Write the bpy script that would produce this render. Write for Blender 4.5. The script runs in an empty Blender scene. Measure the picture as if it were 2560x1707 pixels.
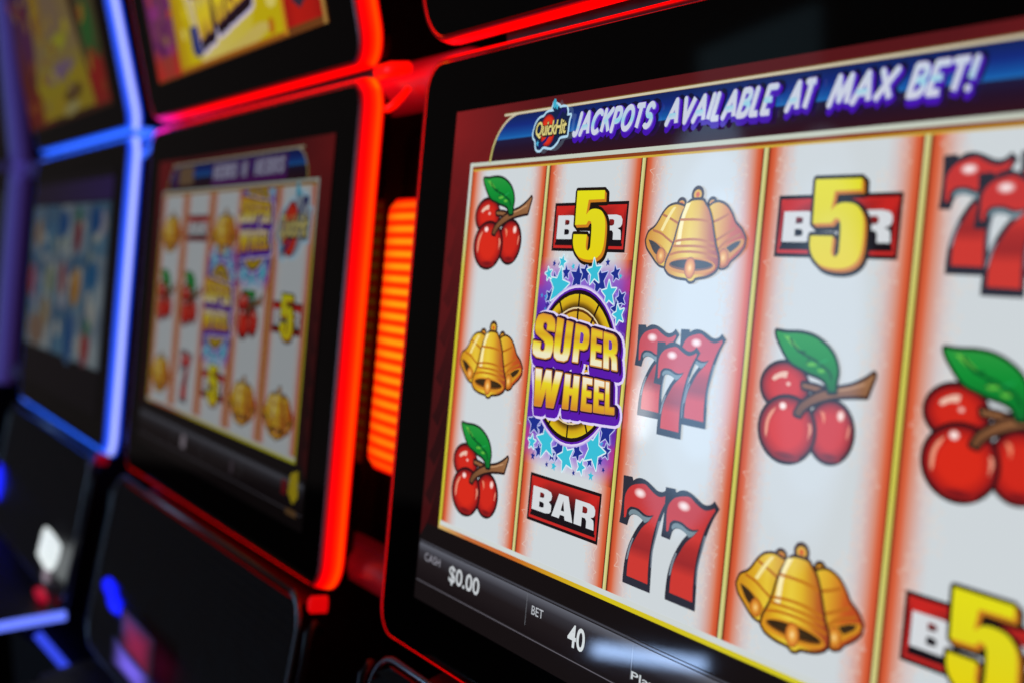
import bpy, bmesh, math, random
from mathutils import Matrix, Vector
from mathutils.geometry import tessellate_polygon

scene = bpy.context.scene
COL = scene.collection
U = 0.09                      # metres: width of one reel on the game screen
LEAN = math.radians(8.0)      # the lower screens lean back
KINK = math.radians(15.6)     # the upper screens tip forward from there
PITCH = 7.82 * U              # distance from one machine to the next along the row
M_LOW = Matrix.Translation((-2.5 * U, 0.0, 1.27)) @ Matrix.Rotation(math.radians(90) - LEAN, 4, 'X')
M_UP = M_LOW @ Matrix.Translation((0, 0.9 * U, 0)) @ Matrix.Rotation(KINK, 4, 'X')

# ------------------------------------------------------------------ camera
cam_d = bpy.data.cameras.new('camera')
cam = bpy.data.objects.new('camera', cam_d)
COL.objects.link(cam)
R = ((0.492612, -0.073192, 0.867166, 7.89147 * U),
     (0.091018, 0.995325, 0.032304, -0.87093 * U),
     (-0.865476, 0.063015, 0.496971, 4.09964 * U), (0, 0, 0, 1))
cam.matrix_world = M_LOW @ Matrix(R)
cam_d.sensor_width = 36.0
cam_d.lens = 36.0 * 3300 / 2560
cam_d.clip_start = 0.02
cam_d.clip_end = 100.0
cam_d.dof.use_dof = True
cam_d.dof.focus_distance = 7.35 * U
cam_d.dof.aperture_fstop = (cam_d.lens / 1000) / (0.108 * U)
cam_d.dof.aperture_blades = 7
scene.camera = cam

# ------------------------------------------------------------------ world: a dark gaming hall
w = bpy.data.worlds.new('World'); scene.world = w; w.use_nodes = True
bg = w.node_tree.nodes['Background']
bg.inputs[0].default_value = (1.0, 0.82, 0.80, 1)
bg.inputs[1].default_value = 0.022
scene.view_settings.view_transform = 'Standard'
scene.view_settings.look = 'None'
scene.view_settings.exposure = 0.0
scene.view_settings.gamma = 1.0
scene.view_settings.use_curve_mapping = False
scene.cycles.use_denoising = True
scene.cycles.max_bounces = 6
scene.cycles.sample_clamp_indirect = 4.0

def panel_pt(a, b, c):
    return M_LOW @ Vector((a * U, -b * U, c * U))

def lamp(name, a, b, c, sx, sy, power, color, turn=0.0, shape='ELLIPSE'):
    """An added area lamp across the aisle, out of view, parallel to the row of machines and shining at it."""
    d = bpy.data.lights.new(name, 'AREA'); d.shape = shape
    d.size = sx * U; d.size_y = sy * U; d.energy = power; d.color = color
    o = bpy.data.objects.new(name, d); COL.objects.link(o)
    o.matrix_world = Matrix.Translation(panel_pt(a, b, c)) @ M_LOW.to_3x3().to_4x4() @ Matrix.Rotation(math.radians(turn), 4, 'Z')
    return o

# unseen area lamps added for the soft haze and glare reflected in the near glass
for k, g in enumerate((1.0, .82, .64)):
    lamp('left_haze_light', -31.4, 1.2, 26.0 + .4 * k, 7.0 * g, 16.0 * g, 3.3 * g * g, (0.36, 0.64, 1.0))
    lamp('right_haze_light', -25.4, 1.8, 26.0 + .4 * k, 6.0 * g, 15.0 * g, 1.4 * g * g, (0.40, 0.66, 1.0))
lamp('haze_glint_light', -35.4, 4.9, 27.0, 1.4, 2.4, 0.35, (0.9, 0.95, 1.0))
lamp('upper_haze_light', -31.5, -8.2, 28.0, 7.0, 4.0, 0.10, (0.45, 0.80, 1.0), 8, 'RECTANGLE')
lamp('low_glare_light', -30.9, 13.5, 25.0, 7.0, 0.46, 1.25, (0.40, 0.60, 1.0), 11, 'RECTANGLE')

# ------------------------------------------------------------------ materials
def lin1(v):
    v = v / 255.0
    return v / 12.92 if v <= 0.04045 else ((v + 0.055) / 1.055) ** 2.4

def lin(c):
    return (lin1(c[0]), lin1(c[1]), lin1(c[2]), 1.0)

def principled(name, base, rough, metal=0.0, ior=1.5):
    m = bpy.data.materials.new(name); m.use_nodes = True
    p = m.node_tree.nodes['Principled BSDF']
    p.inputs['Base Color'].default_value = (*base, 1)
    p.inputs['Roughness'].default_value = rough
    p.inputs['Metallic'].default_value = metal
    p.inputs['IOR'].default_value = ior
    return m

def glow(name, strength, rough=0.04, base=0.002):
    """Surface that gives off the light of its own colour attribute (screens, lamps)."""
    m = principled(name, (base, base, base), rough)
    nt = m.node_tree; p = nt.nodes['Principled BSDF']
    at = nt.nodes.new('ShaderNodeAttribute'); at.attribute_name = 'Glow'
    nt.links.new(at.outputs['Color'], p.inputs['Emission Color'])
    p.inputs['Emission Strength'].default_value = strength
    return m

def speckled(name, base, rough, scale, amount):
    m = principled(name, base, rough)
    nt = m.node_tree; p = nt.nodes['Principled BSDF']
    n = nt.nodes.new('ShaderNodeTexNoise'); n.inputs['Scale'].default_value = scale
    n.inputs['Detail'].default_value = 6
    tc = nt.nodes.new('ShaderNodeTexCoord')
    nt.links.new(tc.outputs['Object'], n.inputs['Vector'])
    mr = nt.nodes.new('ShaderNodeMapRange')
    mr.inputs['To Min'].default_value = rough - amount
    mr.inputs['To Max'].default_value = rough + amount
    nt.links.new(n.outputs['Fac'], mr.inputs['Value'])
    nt.links.new(mr.outputs['Result'], p.inputs['Roughness'])
    b = nt.nodes.new('ShaderNodeBump'); b.inputs['Strength'].default_value = 0.06
    b.inputs['Distance'].default_value = 0.002
    nt.links.new(n.outputs['Fac'], b.inputs['Height'])
    nt.links.new(b.outputs['Normal'], p.inputs['Normal'])
    return m

MAT = {
    'glass': principled('black_glass', (0.0035, 0.003, 0.003), 0.05),
    'plastic': speckled('black_plastic', (0.012, 0.011, 0.012), 0.42, 90, 0.12),
    'louvre': speckled('grey_black_plastic', (0.020, 0.021, 0.028), 0.32, 70, 0.1),
    'rim': principled('dark_metal_trim', (0.30, 0.30, 0.32), 0.28, 1.0),
    'tube': principled('clear_grey_tube', (0.72, 0.66, 0.66), 0.22),
    'disp': glow('screen_bright', 1.0),
    'disp_far': glow('screen_second_row', 0.37),
    'disp_top': glow('screen_upper', 0.70),
    'disp_dim': glow('screen_dim', 0.25),
    'disp_ice': glow('screen_third_row', 0.22),
    'led': glow('light_strip_glow', 1.5, 0.3, 0.05),
    'tubeglow': glow('painted_tube_glow', 0.9, 0.25, 0.05),
    'lamp': glow('small_lamp_glow', 1.3, 0.3, 0.05),
}


# traced outlines of the symbols, in cell units
T = {
 'ch_leaf': [(0.2, 0.105), (0.274, 0.108), (0.362, 0.104), (0.45, 0.114), (0.526, 0.143), (0.579, 0.179), (0.61, 0.221), (0.622, 0.26), (0.617, 0.296), (0.62, 0.339), (0.579, 0.343), (0.567, 0.322), (0.548, 0.299), (0.507, 0.283), (0.446, 0.272), (0.391, 0.257), (0.342, 0.245), (0.305, 0.227), (0.273, 0.199), (0.24, 0.164), (0.214, 0.133)],
 'ch_vein': [(0.298, 0.132), (0.337, 0.166), (0.395, 0.194), (0.464, 0.211), (0.519, 0.234), (0.567, 0.256), (0.591, 0.29)],
 'ch_vein2': [(0.354, 0.188), (0.407, 0.184)],
 'ch_branch': [(0.373, 0.465), (0.401, 0.422), (0.456, 0.386), (0.517, 0.356), (0.585, 0.336), (0.652, 0.32), (0.711, 0.305), (0.769, 0.281), (0.808, 0.26), (0.836, 0.241), (0.841, 0.248), (0.824, 0.293), (0.807, 0.34), (0.747, 0.345), (0.657, 0.357), (0.596, 0.37), (0.535, 0.389), (0.473, 0.414), (0.431, 0.444), (0.411, 0.472)],
 'ch_twig': [(0.404, 0.325), (0.474, 0.327), (0.546, 0.335), (0.592, 0.339), (0.556, 0.359), (0.477, 0.347), (0.41, 0.343)],
 'ch_hl1': [(0.196, 0.322), (0.218, 0.301), (0.271, 0.282), (0.302, 0.281), (0.296, 0.31), (0.255, 0.312), (0.215, 0.33)],
 'ch_hl2': [(0.182, 0.564), (0.185, 0.516), (0.208, 0.475), (0.246, 0.447), (0.23, 0.477), (0.207, 0.518), (0.201, 0.571), (0.194, 0.596)],
 'ch_hl3': [(0.468, 0.494), (0.485, 0.501), (0.493, 0.528), (0.483, 0.552), (0.473, 0.576), (0.474, 0.535)],
 'ch_hl4': [(0.534, 0.432), (0.561, 0.437), (0.57, 0.459), (0.565, 0.491), (0.551, 0.461)],
 'ch_hl5': [(0.719, 0.471), (0.725, 0.493), (0.718, 0.529), (0.71, 0.539), (0.711, 0.503)],
 'ch_gap': [(0.432, 0.287), (0.475, 0.289), (0.529, 0.301), (0.567, 0.324), (0.519, 0.324), (0.459, 0.317)],
 'be_mid': [(0.468, 0.295), (0.437, 0.313), (0.415, 0.339), (0.388, 0.386), (0.367, 0.449), (0.35, 0.507), (0.327, 0.555), (0.299, 0.604), (0.292, 0.641), (0.327, 0.667), (0.4, 0.683), (0.478, 0.688), (0.506, 0.702), (0.539, 0.697), (0.558, 0.683), (0.643, 0.67), (0.704, 0.646), (0.726, 0.62), (0.722, 0.58), (0.694, 0.53), (0.669, 0.469), (0.642, 0.398), (0.613, 0.346), (0.579, 0.313), (0.552, 0.294)],
 'be_left': [(0.346, 0.311), (0.306, 0.313), (0.264, 0.326), (0.224, 0.358), (0.186, 0.406), (0.154, 0.433), (0.111, 0.455), (0.092, 0.498), (0.11, 0.536), (0.158, 0.574), (0.2, 0.606), (0.24, 0.626), (0.295, 0.633), (0.348, 0.576), (0.384, 0.47), (0.41, 0.365), (0.404, 0.323)],
 'be_right': [(0.614, 0.326), (0.645, 0.311), (0.692, 0.307), (0.751, 0.328), (0.796, 0.369), (0.826, 0.409), (0.877, 0.443), (0.911, 0.483), (0.908, 0.522), (0.871, 0.557), (0.815, 0.593), (0.795, 0.616), (0.757, 0.629), (0.724, 0.62), (0.685, 0.519), (0.633, 0.393)],
 'be_lmouth': [(0.104, 0.496), (0.125, 0.485), (0.183, 0.503), (0.242, 0.527), (0.292, 0.561), (0.308, 0.577), (0.286, 0.604), (0.248, 0.621), (0.199, 0.6), (0.141, 0.552)],
 'be_ldark': [(0.115, 0.493), (0.165, 0.503), (0.224, 0.53), (0.242, 0.556), (0.209, 0.578), (0.164, 0.552)],
 'be_rmouth': [(0.717, 0.575), (0.748, 0.541), (0.817, 0.503), (0.891, 0.483), (0.906, 0.495), (0.896, 0.52), (0.848, 0.555), (0.791, 0.591), (0.738, 0.61)],
 'be_rdark': [(0.774, 0.529), (0.832, 0.503), (0.883, 0.493), (0.866, 0.52), (0.809, 0.553)],
 'be_hl': [(0.423, 0.307), (0.461, 0.302), (0.415, 0.396), (0.405, 0.522), (0.367, 0.528), (0.385, 0.396)],
 'be_lhl': [(0.308, 0.327), (0.334, 0.324), (0.275, 0.396), (0.238, 0.449), (0.215, 0.444), (0.255, 0.385)],
 'be_shade': [(0.528, 0.299), (0.56, 0.297), (0.609, 0.346), (0.64, 0.398), (0.667, 0.469), (0.694, 0.53), (0.72, 0.58), (0.724, 0.62), (0.669, 0.576), (0.636, 0.52), (0.608, 0.444), (0.57, 0.356)],
 'be_rshade': [(0.661, 0.314), (0.693, 0.31), (0.748, 0.331), (0.793, 0.369), (0.822, 0.409), (0.873, 0.443), (0.906, 0.483), (0.823, 0.493), (0.774, 0.428), (0.725, 0.363)],
 'be_b1': [(0.387, 0.39), (0.474, 0.389), (0.559, 0.392), (0.643, 0.405)],
 'be_b2': [(0.354, 0.502), (0.422, 0.493), (0.507, 0.49), (0.591, 0.495), (0.679, 0.512)],
 'be_b3': [(0.344, 0.526), (0.427, 0.525), (0.512, 0.524), (0.596, 0.528), (0.692, 0.54)],
 'be_b4': [(0.321, 0.571), (0.397, 0.557), (0.5, 0.553), (0.601, 0.559), (0.714, 0.577)],
 'be_lb1': [(0.229, 0.363), (0.291, 0.382), (0.375, 0.412)],
 'be_lb2': [(0.151, 0.444), (0.222, 0.46), (0.28, 0.486), (0.352, 0.518)],
 'be_rb1': [(0.651, 0.403), (0.705, 0.388), (0.772, 0.363)],
 'be_rb2': [(0.677, 0.499), (0.749, 0.469), (0.83, 0.433)],
 'be_rb3': [(0.705, 0.545), (0.769, 0.499), (0.876, 0.463)],
 'sv_out': [(0.47, 0.147), (0.553, 0.143), (0.563, 0.16), (0.595, 0.144), (0.636, 0.137), (0.687, 0.144), (0.74, 0.162), (0.783, 0.178), (0.823, 0.178), (0.853, 0.165), (0.87, 0.148), (0.915, 0.181), (0.879, 0.233), (0.849, 0.294), (0.821, 0.37), (0.802, 0.435), (0.792, 0.513), (0.795, 0.614), (0.8, 0.71), (0.675, 0.71), (0.549, 0.709), (0.547, 0.663), (0.552, 0.583), (0.571, 0.511), (0.6, 0.452), (0.642, 0.392), (0.68, 0.353), (0.651, 0.342), (0.616, 0.336), (0.583, 0.341), (0.56, 0.361), (0.546, 0.405), (0.469, 0.402), (0.476, 0.326), (0.476, 0.241)],
 'sv_inn': [(0.509, 0.369), (0.503, 0.32), (0.5, 0.258), (0.52, 0.217), (0.559, 0.187), (0.624, 0.169), (0.674, 0.164), (0.718, 0.182), (0.762, 0.199), (0.803, 0.207), (0.842, 0.199), (0.876, 0.184), (0.882, 0.196), (0.849, 0.243), (0.818, 0.3), (0.792, 0.371), (0.775, 0.441), (0.766, 0.519), (0.766, 0.595), (0.773, 0.67), (0.677, 0.668), (0.583, 0.667), (0.581, 0.602), (0.594, 0.521), (0.628, 0.462), (0.676, 0.395), (0.735, 0.347), (0.772, 0.307), (0.723, 0.319), (0.68, 0.314), (0.636, 0.3), (0.593, 0.298), (0.559, 0.302), (0.532, 0.322), (0.526, 0.363)],
 'sv_gray': [(0.548, 0.338), (0.562, 0.319), (0.595, 0.31), (0.638, 0.315), (0.683, 0.329), (0.732, 0.327), (0.759, 0.317), (0.727, 0.349), (0.696, 0.363), (0.68, 0.353), (0.651, 0.341), (0.616, 0.334), (0.582, 0.337), (0.559, 0.351)],
 'sv_ledge': [(0.576, 0.515), (0.602, 0.46), (0.614, 0.46), (0.593, 0.511), (0.577, 0.577), (0.563, 0.586)],
 'sv_redge': [(0.814, 0.331), (0.834, 0.327), (0.816, 0.396), (0.794, 0.487), (0.794, 0.578), (0.784, 0.581), (0.78, 0.5), (0.798, 0.41)],
 'fi_five': [(0.367, 0.215), (0.656, 0.219), (0.66, 0.269), (0.497, 0.27), (0.484, 0.356), (0.518, 0.33), (0.564, 0.322), (0.623, 0.329), (0.663, 0.352), (0.689, 0.398), (0.696, 0.473), (0.692, 0.536), (0.671, 0.579), (0.618, 0.606), (0.539, 0.613), (0.45, 0.6), (0.394, 0.563), (0.369, 0.516), (0.367, 0.468), (0.512, 0.469), (0.51, 0.532), (0.518, 0.555), (0.539, 0.562), (0.557, 0.543), (0.556, 0.473), (0.55, 0.415), (0.539, 0.394), (0.514, 0.39), (0.494, 0.412), (0.374, 0.414)],
 'lo_blob': [(0.815, -0.159), (0.837, -0.208), (0.877, -0.237), (0.924, -0.245), (0.96, -0.267), (1.038, -0.27), (1.017, -0.29), (1.029, -0.318), (1.093, -0.297), (1.104, -0.285), (1.154, -0.286), (1.191, -0.267), (1.193, -0.232), (1.232, -0.231), (1.219, -0.199), (1.213, -0.116), (1.134, -0.111), (1.105, -0.082), (1.042, -0.052), (0.952, -0.063), (0.912, -0.043), (0.865, -0.054), (0.847, -0.106), (0.821, -0.126)],
}
E = {
 'ch_c1': (0.287, 0.348, 0.161, 0.109),
 'ch_c2': (0.328, 0.542, 0.188, 0.149),
 'ch_c3': (0.608, 0.518, 0.14, 0.135),
 'ch_d1': (0.312, 0.336, 0.017, 0.011),
 'ch_d2': (0.29, 0.439, 0.028, 0.02),
 'ch_d3': (0.663, 0.441, 0.025, 0.027),
 'be_r1': (0.509, 0.263, 0.046, 0.04),
 'be_r2': (0.376, 0.307, 0.037, 0.029),
 'be_r3': (0.632, 0.311, 0.035, 0.031),
 'be_mouth': (0.507, 0.625, 0.202, 0.044),
 'be_cl': (0.503, 0.636, 0.041, 0.051),
 'be_lcl': (0.239, 0.578, 0.036, 0.04),
 'be_rcl': (0.758, 0.579, 0.038, 0.043),
 'sv_hl': (0.635, 0.217, 0.059, 0.029),
 'lo_ball': (1.008, -0.167, 0.083, 0.099),
}

# ------------------------------------------------------------------ flat artwork builder
def smooth(pts, n=3, corner=42.0, closed=True):
    """Catmull-Rom through the points, keeping sharp corners sharp."""
    P = [Vector((p[0], p[1])) for p in pts]; L = len(P); out = []
    def sharp(i):
        if not closed and i in (0, L - 1): return True
        a, b = P[i] - P[i - 1], P[(i + 1) % L] - P[i]
        if a.length < 1e-9 or b.length < 1e-9: return True
        return a.angle(b) > math.radians(corner)
    S = [sharp(i) for i in range(L)]
    for i in range(L if closed else L - 1):
        p1, p2 = P[i], P[(i + 1) % L]
        p0 = P[i - 1] if not S[i] else p1 * 2 - p2
        p3 = P[(i + 2) % L] if not S[(i + 1) % L] else p2 * 2 - p1
        for k in range(n):
            t = k / n
            q = 0.5 * ((2 * p1) + (p2 - p0) * t + (2 * p0 - 5 * p1 + 4 * p2 - p3) * t * t
                       + (3 * p1 - p0 - 3 * p2 + p3) * t ** 3)
            out.append((q.x, q.y))
    if not closed: out.append(tuple(P[-1]))
    return out

def mix(c1, c2, t):
    t = max(0.0, min(1.0, t))
    return tuple(c1[i] + (c2[i] - c1[i]) * t for i in range(3))

def ramp(stops, x):
    if x <= stops[0][0]: return stops[0][1]
    for (x0, c0), (x1, c1) in zip(stops, stops[1:]):
        if x <= x1: return mix(c0, c1, (x - x0) / max(1e-9, x1 - x0))
    return stops[-1][1]

class Art:
    """Collects coloured flat shapes in (a, b) units; every later shape lies a hair above the earlier one."""
    def __init__(self, z=0.0, xf=None):
        self.v = []; self.f = []; self.c = []; self.z = z; self.xf = xf
    def add(self, pts, cols, dz=1.5e-6):
        i = len(self.v)
        for p in pts:
            if self.xf: p = self.xf(p)
            self.v.append((p[0] * U, -p[1] * U, self.z))
        # keep the face turned to the player (+z): flipped y means clockwise (a, b) input
        ar = 0.0
        for k in range(len(pts)):
            x0, y0, _ = self.v[i + k]; x1, y1, _ = self.v[i + (k + 1) % len(pts)]
            ar += x0 * y1 - x1 * y0
        idx = list(range(i, i + len(pts)))
        if ar < 0: idx.reverse(); cols = list(cols)[::-1]
        self.f.append(idx); self.c.append(list(cols)); self.z += dz
    def layer(self, dz=4e-6): self.z += dz
    def _clip(self, poly, axis, val):
        lo, hi = [], []
        for k in range(len(poly)):
            p, q = poly[k], poly[(k + 1) % len(poly)]
            if p[axis] <= val: lo.append(p)
            if p[axis] >= val: hi.append(p)
            if (p[axis] - val) * (q[axis] - val) < 0:
                t = (val - p[axis]) / (q[axis] - p[axis])
                m = (p[0] + (q[0] - p[0]) * t, p[1] + (q[1] - p[1]) * t)
                lo.append(m); hi.append(m)
        return lo, hi
    def poly(self, pts, col, holes=(), cuts=(), axis=1):
        loops = [[Vector((p[0], p[1], 0)) for p in pts]] + [[Vector((p[0], p[1], 0)) for p in h] for h in holes]
        flat = [(p.x, p.y) for l in loops for p in l]
        for tri in tessellate_polygon(loops):
            parts = [[flat[k] for k in tri]]
            for cval in cuts:
                nxt = []
                for q in parts:
                    lo, hi = self._clip(q, axis, cval)
                    nxt += [r for r in (lo, hi) if len(r) >= 3]
                parts = nxt
            for q in parts:
                self.add(q, [col(*p) if callable(col) else col for p in q], 0.0)
        self.layer()
    def rect(self, a0, b0, a1, b1, col):
        q = [(a0, b0), (a1, b0), (a1, b1), (a0, b1)]
        self.add(q, [col(*p) if callable(col) else col for p in q], 0); self.layer()
    def grid(self, xs, ys, col):
        for x0, x1 in zip(xs, xs[1:]):
            for y0, y1 in zip(ys, ys[1:]):
                q = [(x0, y0), (x1, y0), (x1, y1), (x0, y1)]
                self.add(q, [col(*p) for p in q], 0)
        self.layer()
    def ell(self, cx, cy, rx, ry, stops, n=28, rot=0.0):
        if not isinstance(stops, list): stops = [(0, stops), (1, stops)]
        ca, sa = math.cos(rot), math.sin(rot)
        def pt(r, k):
            t = 2 * math.pi * k / n
            x, y = rx * r * math.cos(t), ry * r * math.sin(t)
            return (cx + x * ca - y * sa, cy + x * sa + y * ca)
        for (r0, c0), (r1, c1) in zip(stops, stops[1:]):
            for k in range(n):
                if r0 < 1e-6: self.add([(cx, cy), pt(r1, k), pt(r1, k + 1)], [c0, c1, c1], 0)
                else: self.add([pt(r0, k), pt(r1, k), pt(r1, k + 1), pt(r0, k + 1)], [c0, c1, c1, c0], 0)
        self.layer()
    def stroke(self, pts, w, col, closed=True, joints=True):
        L = len(pts); cf = col if callable(col) else (lambda x, y: col)
        for k in range(L if closed else L - 1):
            (x0, y0), (x1, y1) = pts[k], pts[(k + 1) % L]
            d = math.hypot(x1 - x0, y1 - y0)
            if d < 1e-7: continue
            nx, ny = -(y1 - y0) / d * w / 2, (x1 - x0) / d * w / 2
            q = [(x0 + nx, y0 + ny), (x1 + nx, y1 + ny), (x1 - nx, y1 - ny), (x0 - nx, y0 - ny)]
            self.add(q, [cf(*p) for p in q], 8e-7 if w > 0.004 else 0.0)
            if joints and w > 0.012:
                q = [(x0 + w / 2 * math.cos(t * math.pi / 4), y0 + w / 2 * math.sin(t * math.pi / 4)) for t in range(8)]
                self.add(q, [cf(*p) for p in q], 8e-7)
        self.layer()
    def star(self, x, y, r, rot, col, edge=None, ew=0.01):
        P = [(x + (r if k % 2 == 0 else r * 0.45) * math.sin(rot + k * math.pi / 5),
              y - (r if k % 2 == 0 else r * 0.45) * math.cos(rot + k * math.pi / 5)) for k in range(10)]
        z = self.z
        if edge: self.stroke(P, ew * 2, edge)
        if col: self.poly(P, col)
        else: self.z = z + 4e-7
        return P
    def build(self, name, mat, parent, mw):
        me = bpy.data.meshes.new(name)
        me.from_pydata(self.v, [], self.f)
        at = me.color_attributes.new('Glow', 'FLOAT_COLOR', 'CORNER')
        k = 0; buf = []
        for cols in self.c:
            for c in cols: buf += lin(c)
        at.data.foreach_set('color', buf)
        me.materials.append(mat)
        return link(name, me, parent, mw)

def link(name, me, parent=None, mw=None):
    o = bpy.data.objects.new(name, me); COL.objects.link(o)
    if parent is not None: o.parent = parent
    if mw is not None: o.matrix_local = mw
    return o

def copy_part(src, parent, mw):
    o = src.copy(); COL.objects.link(o); o.parent = parent; o.matrix_local = mw
    return o

# text: turned into flat faces and fitted into a box of (a, b) units
def text_faces(body, bold=0.0, shear=0.0, space=1.0):
    cu = bpy.data.curves.new('lettering', 'FONT')
    cu.body = body; cu.offset = bold; cu.shear = shear; cu.space_character = space
    cu.resolution_u = 4; cu.fill_mode = 'FRONT'
    o = bpy.data.objects.new('lettering', cu); COL.objects.link(o)
    dg = bpy.context.evaluated_depsgraph_get()
    me = bpy.data.meshes.new_from_object(o.evaluated_get(dg))
    vs = [(v.co.x, v.co.y) for v in me.vertices]; fs = [list(p.vertices) for p in me.polygons]
    bpy.data.objects.remove(o); bpy.data.curves.remove(cu); bpy.data.meshes.remove(me)
    return vs, fs

def put_text(art, body, a0, b0, a1, b1, col, bold=0.0, shear=0.0, space=1.0, grow=0.0, ref=None, shift=(0, 0)):
    """ref: the plain text whose box is fitted; bold variants of it keep the same place."""
    vs, fs = text_faces(body, bold, shear, space)
    rv = vs if ref is None else text_faces(body, ref, shear, space)[0]
    x0, x1 = min(p[0] for p in rv), max(p[0] for p in rv)
    y0, y1 = min(p[1] for p in rv), max(p[1] for p in rv)
    m = [(a0 + (p[0] - x0) / (x1 - x0) * (a1 - a0) + shift[0], b1 - (p[1] - y0) / (y1 - y0) * (b1 - b0) + shift[1]) for p in vs]
    cf = col if callable(col) else (lambda x, y: col)
    for f in fs:
        art.add([m[i] for i in f], [cf(*m[i]) for i in f], 0)
    art.layer()

GLYPH = {
 'B': ([(0,0),(.72,0),(.93,.06),(1,.2),(.97,.38),(.86,.48),(1,.6),(1,.85),(.93,.95),(.72,1),(0,1)],
       [[(.38,.19),(.53,.19),(.6,.23),(.6,.36),(.54,.4),(.38,.4)], [(.38,.58),(.54,.58),(.62,.63),(.62,.77),(.54,.81),(.38,.81)]]),
 'A': ([(.28,0),(.72,0),(1,1),(.64,1),(.6,.84),(.4,.84),(.36,1),(0,1)], [[(.5,.24),(.58,.66),(.42,.66)]]),
 'R': ([(0,0),(.7,0),(.92,.06),(1,.2),(1,.38),(.94,.49),(.8,.54),(.95,.62),(.98,.75),(1,1),(.62,1),(.61,.72),(.54,.63),(.38,.63),(.38,1),(0,1)],
       [[(.38,.18),(.54,.18),(.62,.23),(.62,.39),(.54,.44),(.38,.44)]]),
 'S': ([(1,.33),(1,.2),(.93,.07),(.75,0),(.3,0),(.08,.06),(0,.2),(0,.36),(.08,.46),(.55,.6),(.62,.66),(.62,.8),(.55,.85),(.44,.85),(.38,.8),(.38,.66),(0,.66),(0,.8),(.07,.94),(.25,1),(.72,1),(.93,.94),(1,.8),(1,.6),(.92,.5),(.45,.36),(.38,.3),(.38,.2),(.45,.15),(.55,.15),(.62,.2),(.62,.33)], []),
 'U': ([(0,0),(.38,0),(.38,.76),(.43,.84),(.57,.84),(.62,.76),(.62,0),(1,0),(1,.78),(.92,.94),(.72,1),(.28,1),(.08,.94),(0,.78)], []),
 'P': ([(0,0),(.72,0),(.93,.06),(1,.2),(1,.42),(.93,.56),(.72,.62),(.38,.62),(.38,1),(0,1)], [[(.38,.17),(.54,.17),(.62,.22),(.62,.4),(.54,.45),(.38,.45)]]),
 'E': ([(0,0),(1,0),(1,.18),(.42,.18),(.42,.4),(.92,.4),(.92,.57),(.42,.57),(.42,.82),(1,.82),(1,1),(0,1)], []),
 'W': ([(0,0),(.24,0),(.3,.6),(.4,0),(.6,0),(.7,.6),(.76,0),(1,0),(.84,1),(.6,1),(.5,.5),(.4,1),(.16,1)], []),
 'H': ([(0,0),(.38,0),(.38,.4),(.62,.4),(.62,0),(1,0),(1,1),(.62,1),(.62,.58),(.38,.58),(.38,1),(0,1)], []),
 'L': ([(0,0),(.42,0),(.42,.82),(1,.82),(1,1),(0,1)], []),
}
def glyph(ch, quad):
    """Letter outline and holes mapped into a four-cornered box (tl, tr, bl, br)."""
    tl, tr, bl, br = quad
    def m(p):
        x, y = p
        t = (tl[0] + (tr[0] - tl[0]) * x, tl[1] + (tr[1] - tl[1]) * x)
        b = (bl[0] + (br[0] - bl[0]) * x, bl[1] + (br[1] - bl[1]) * x)
        return (t[0] + (b[0] - t[0]) * y, t[1] + (b[1] - t[1]) * y)
    o, h = GLYPH[ch]
    return [m(p) for p in o], [[m(p) for p in q] for q in h]

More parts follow.
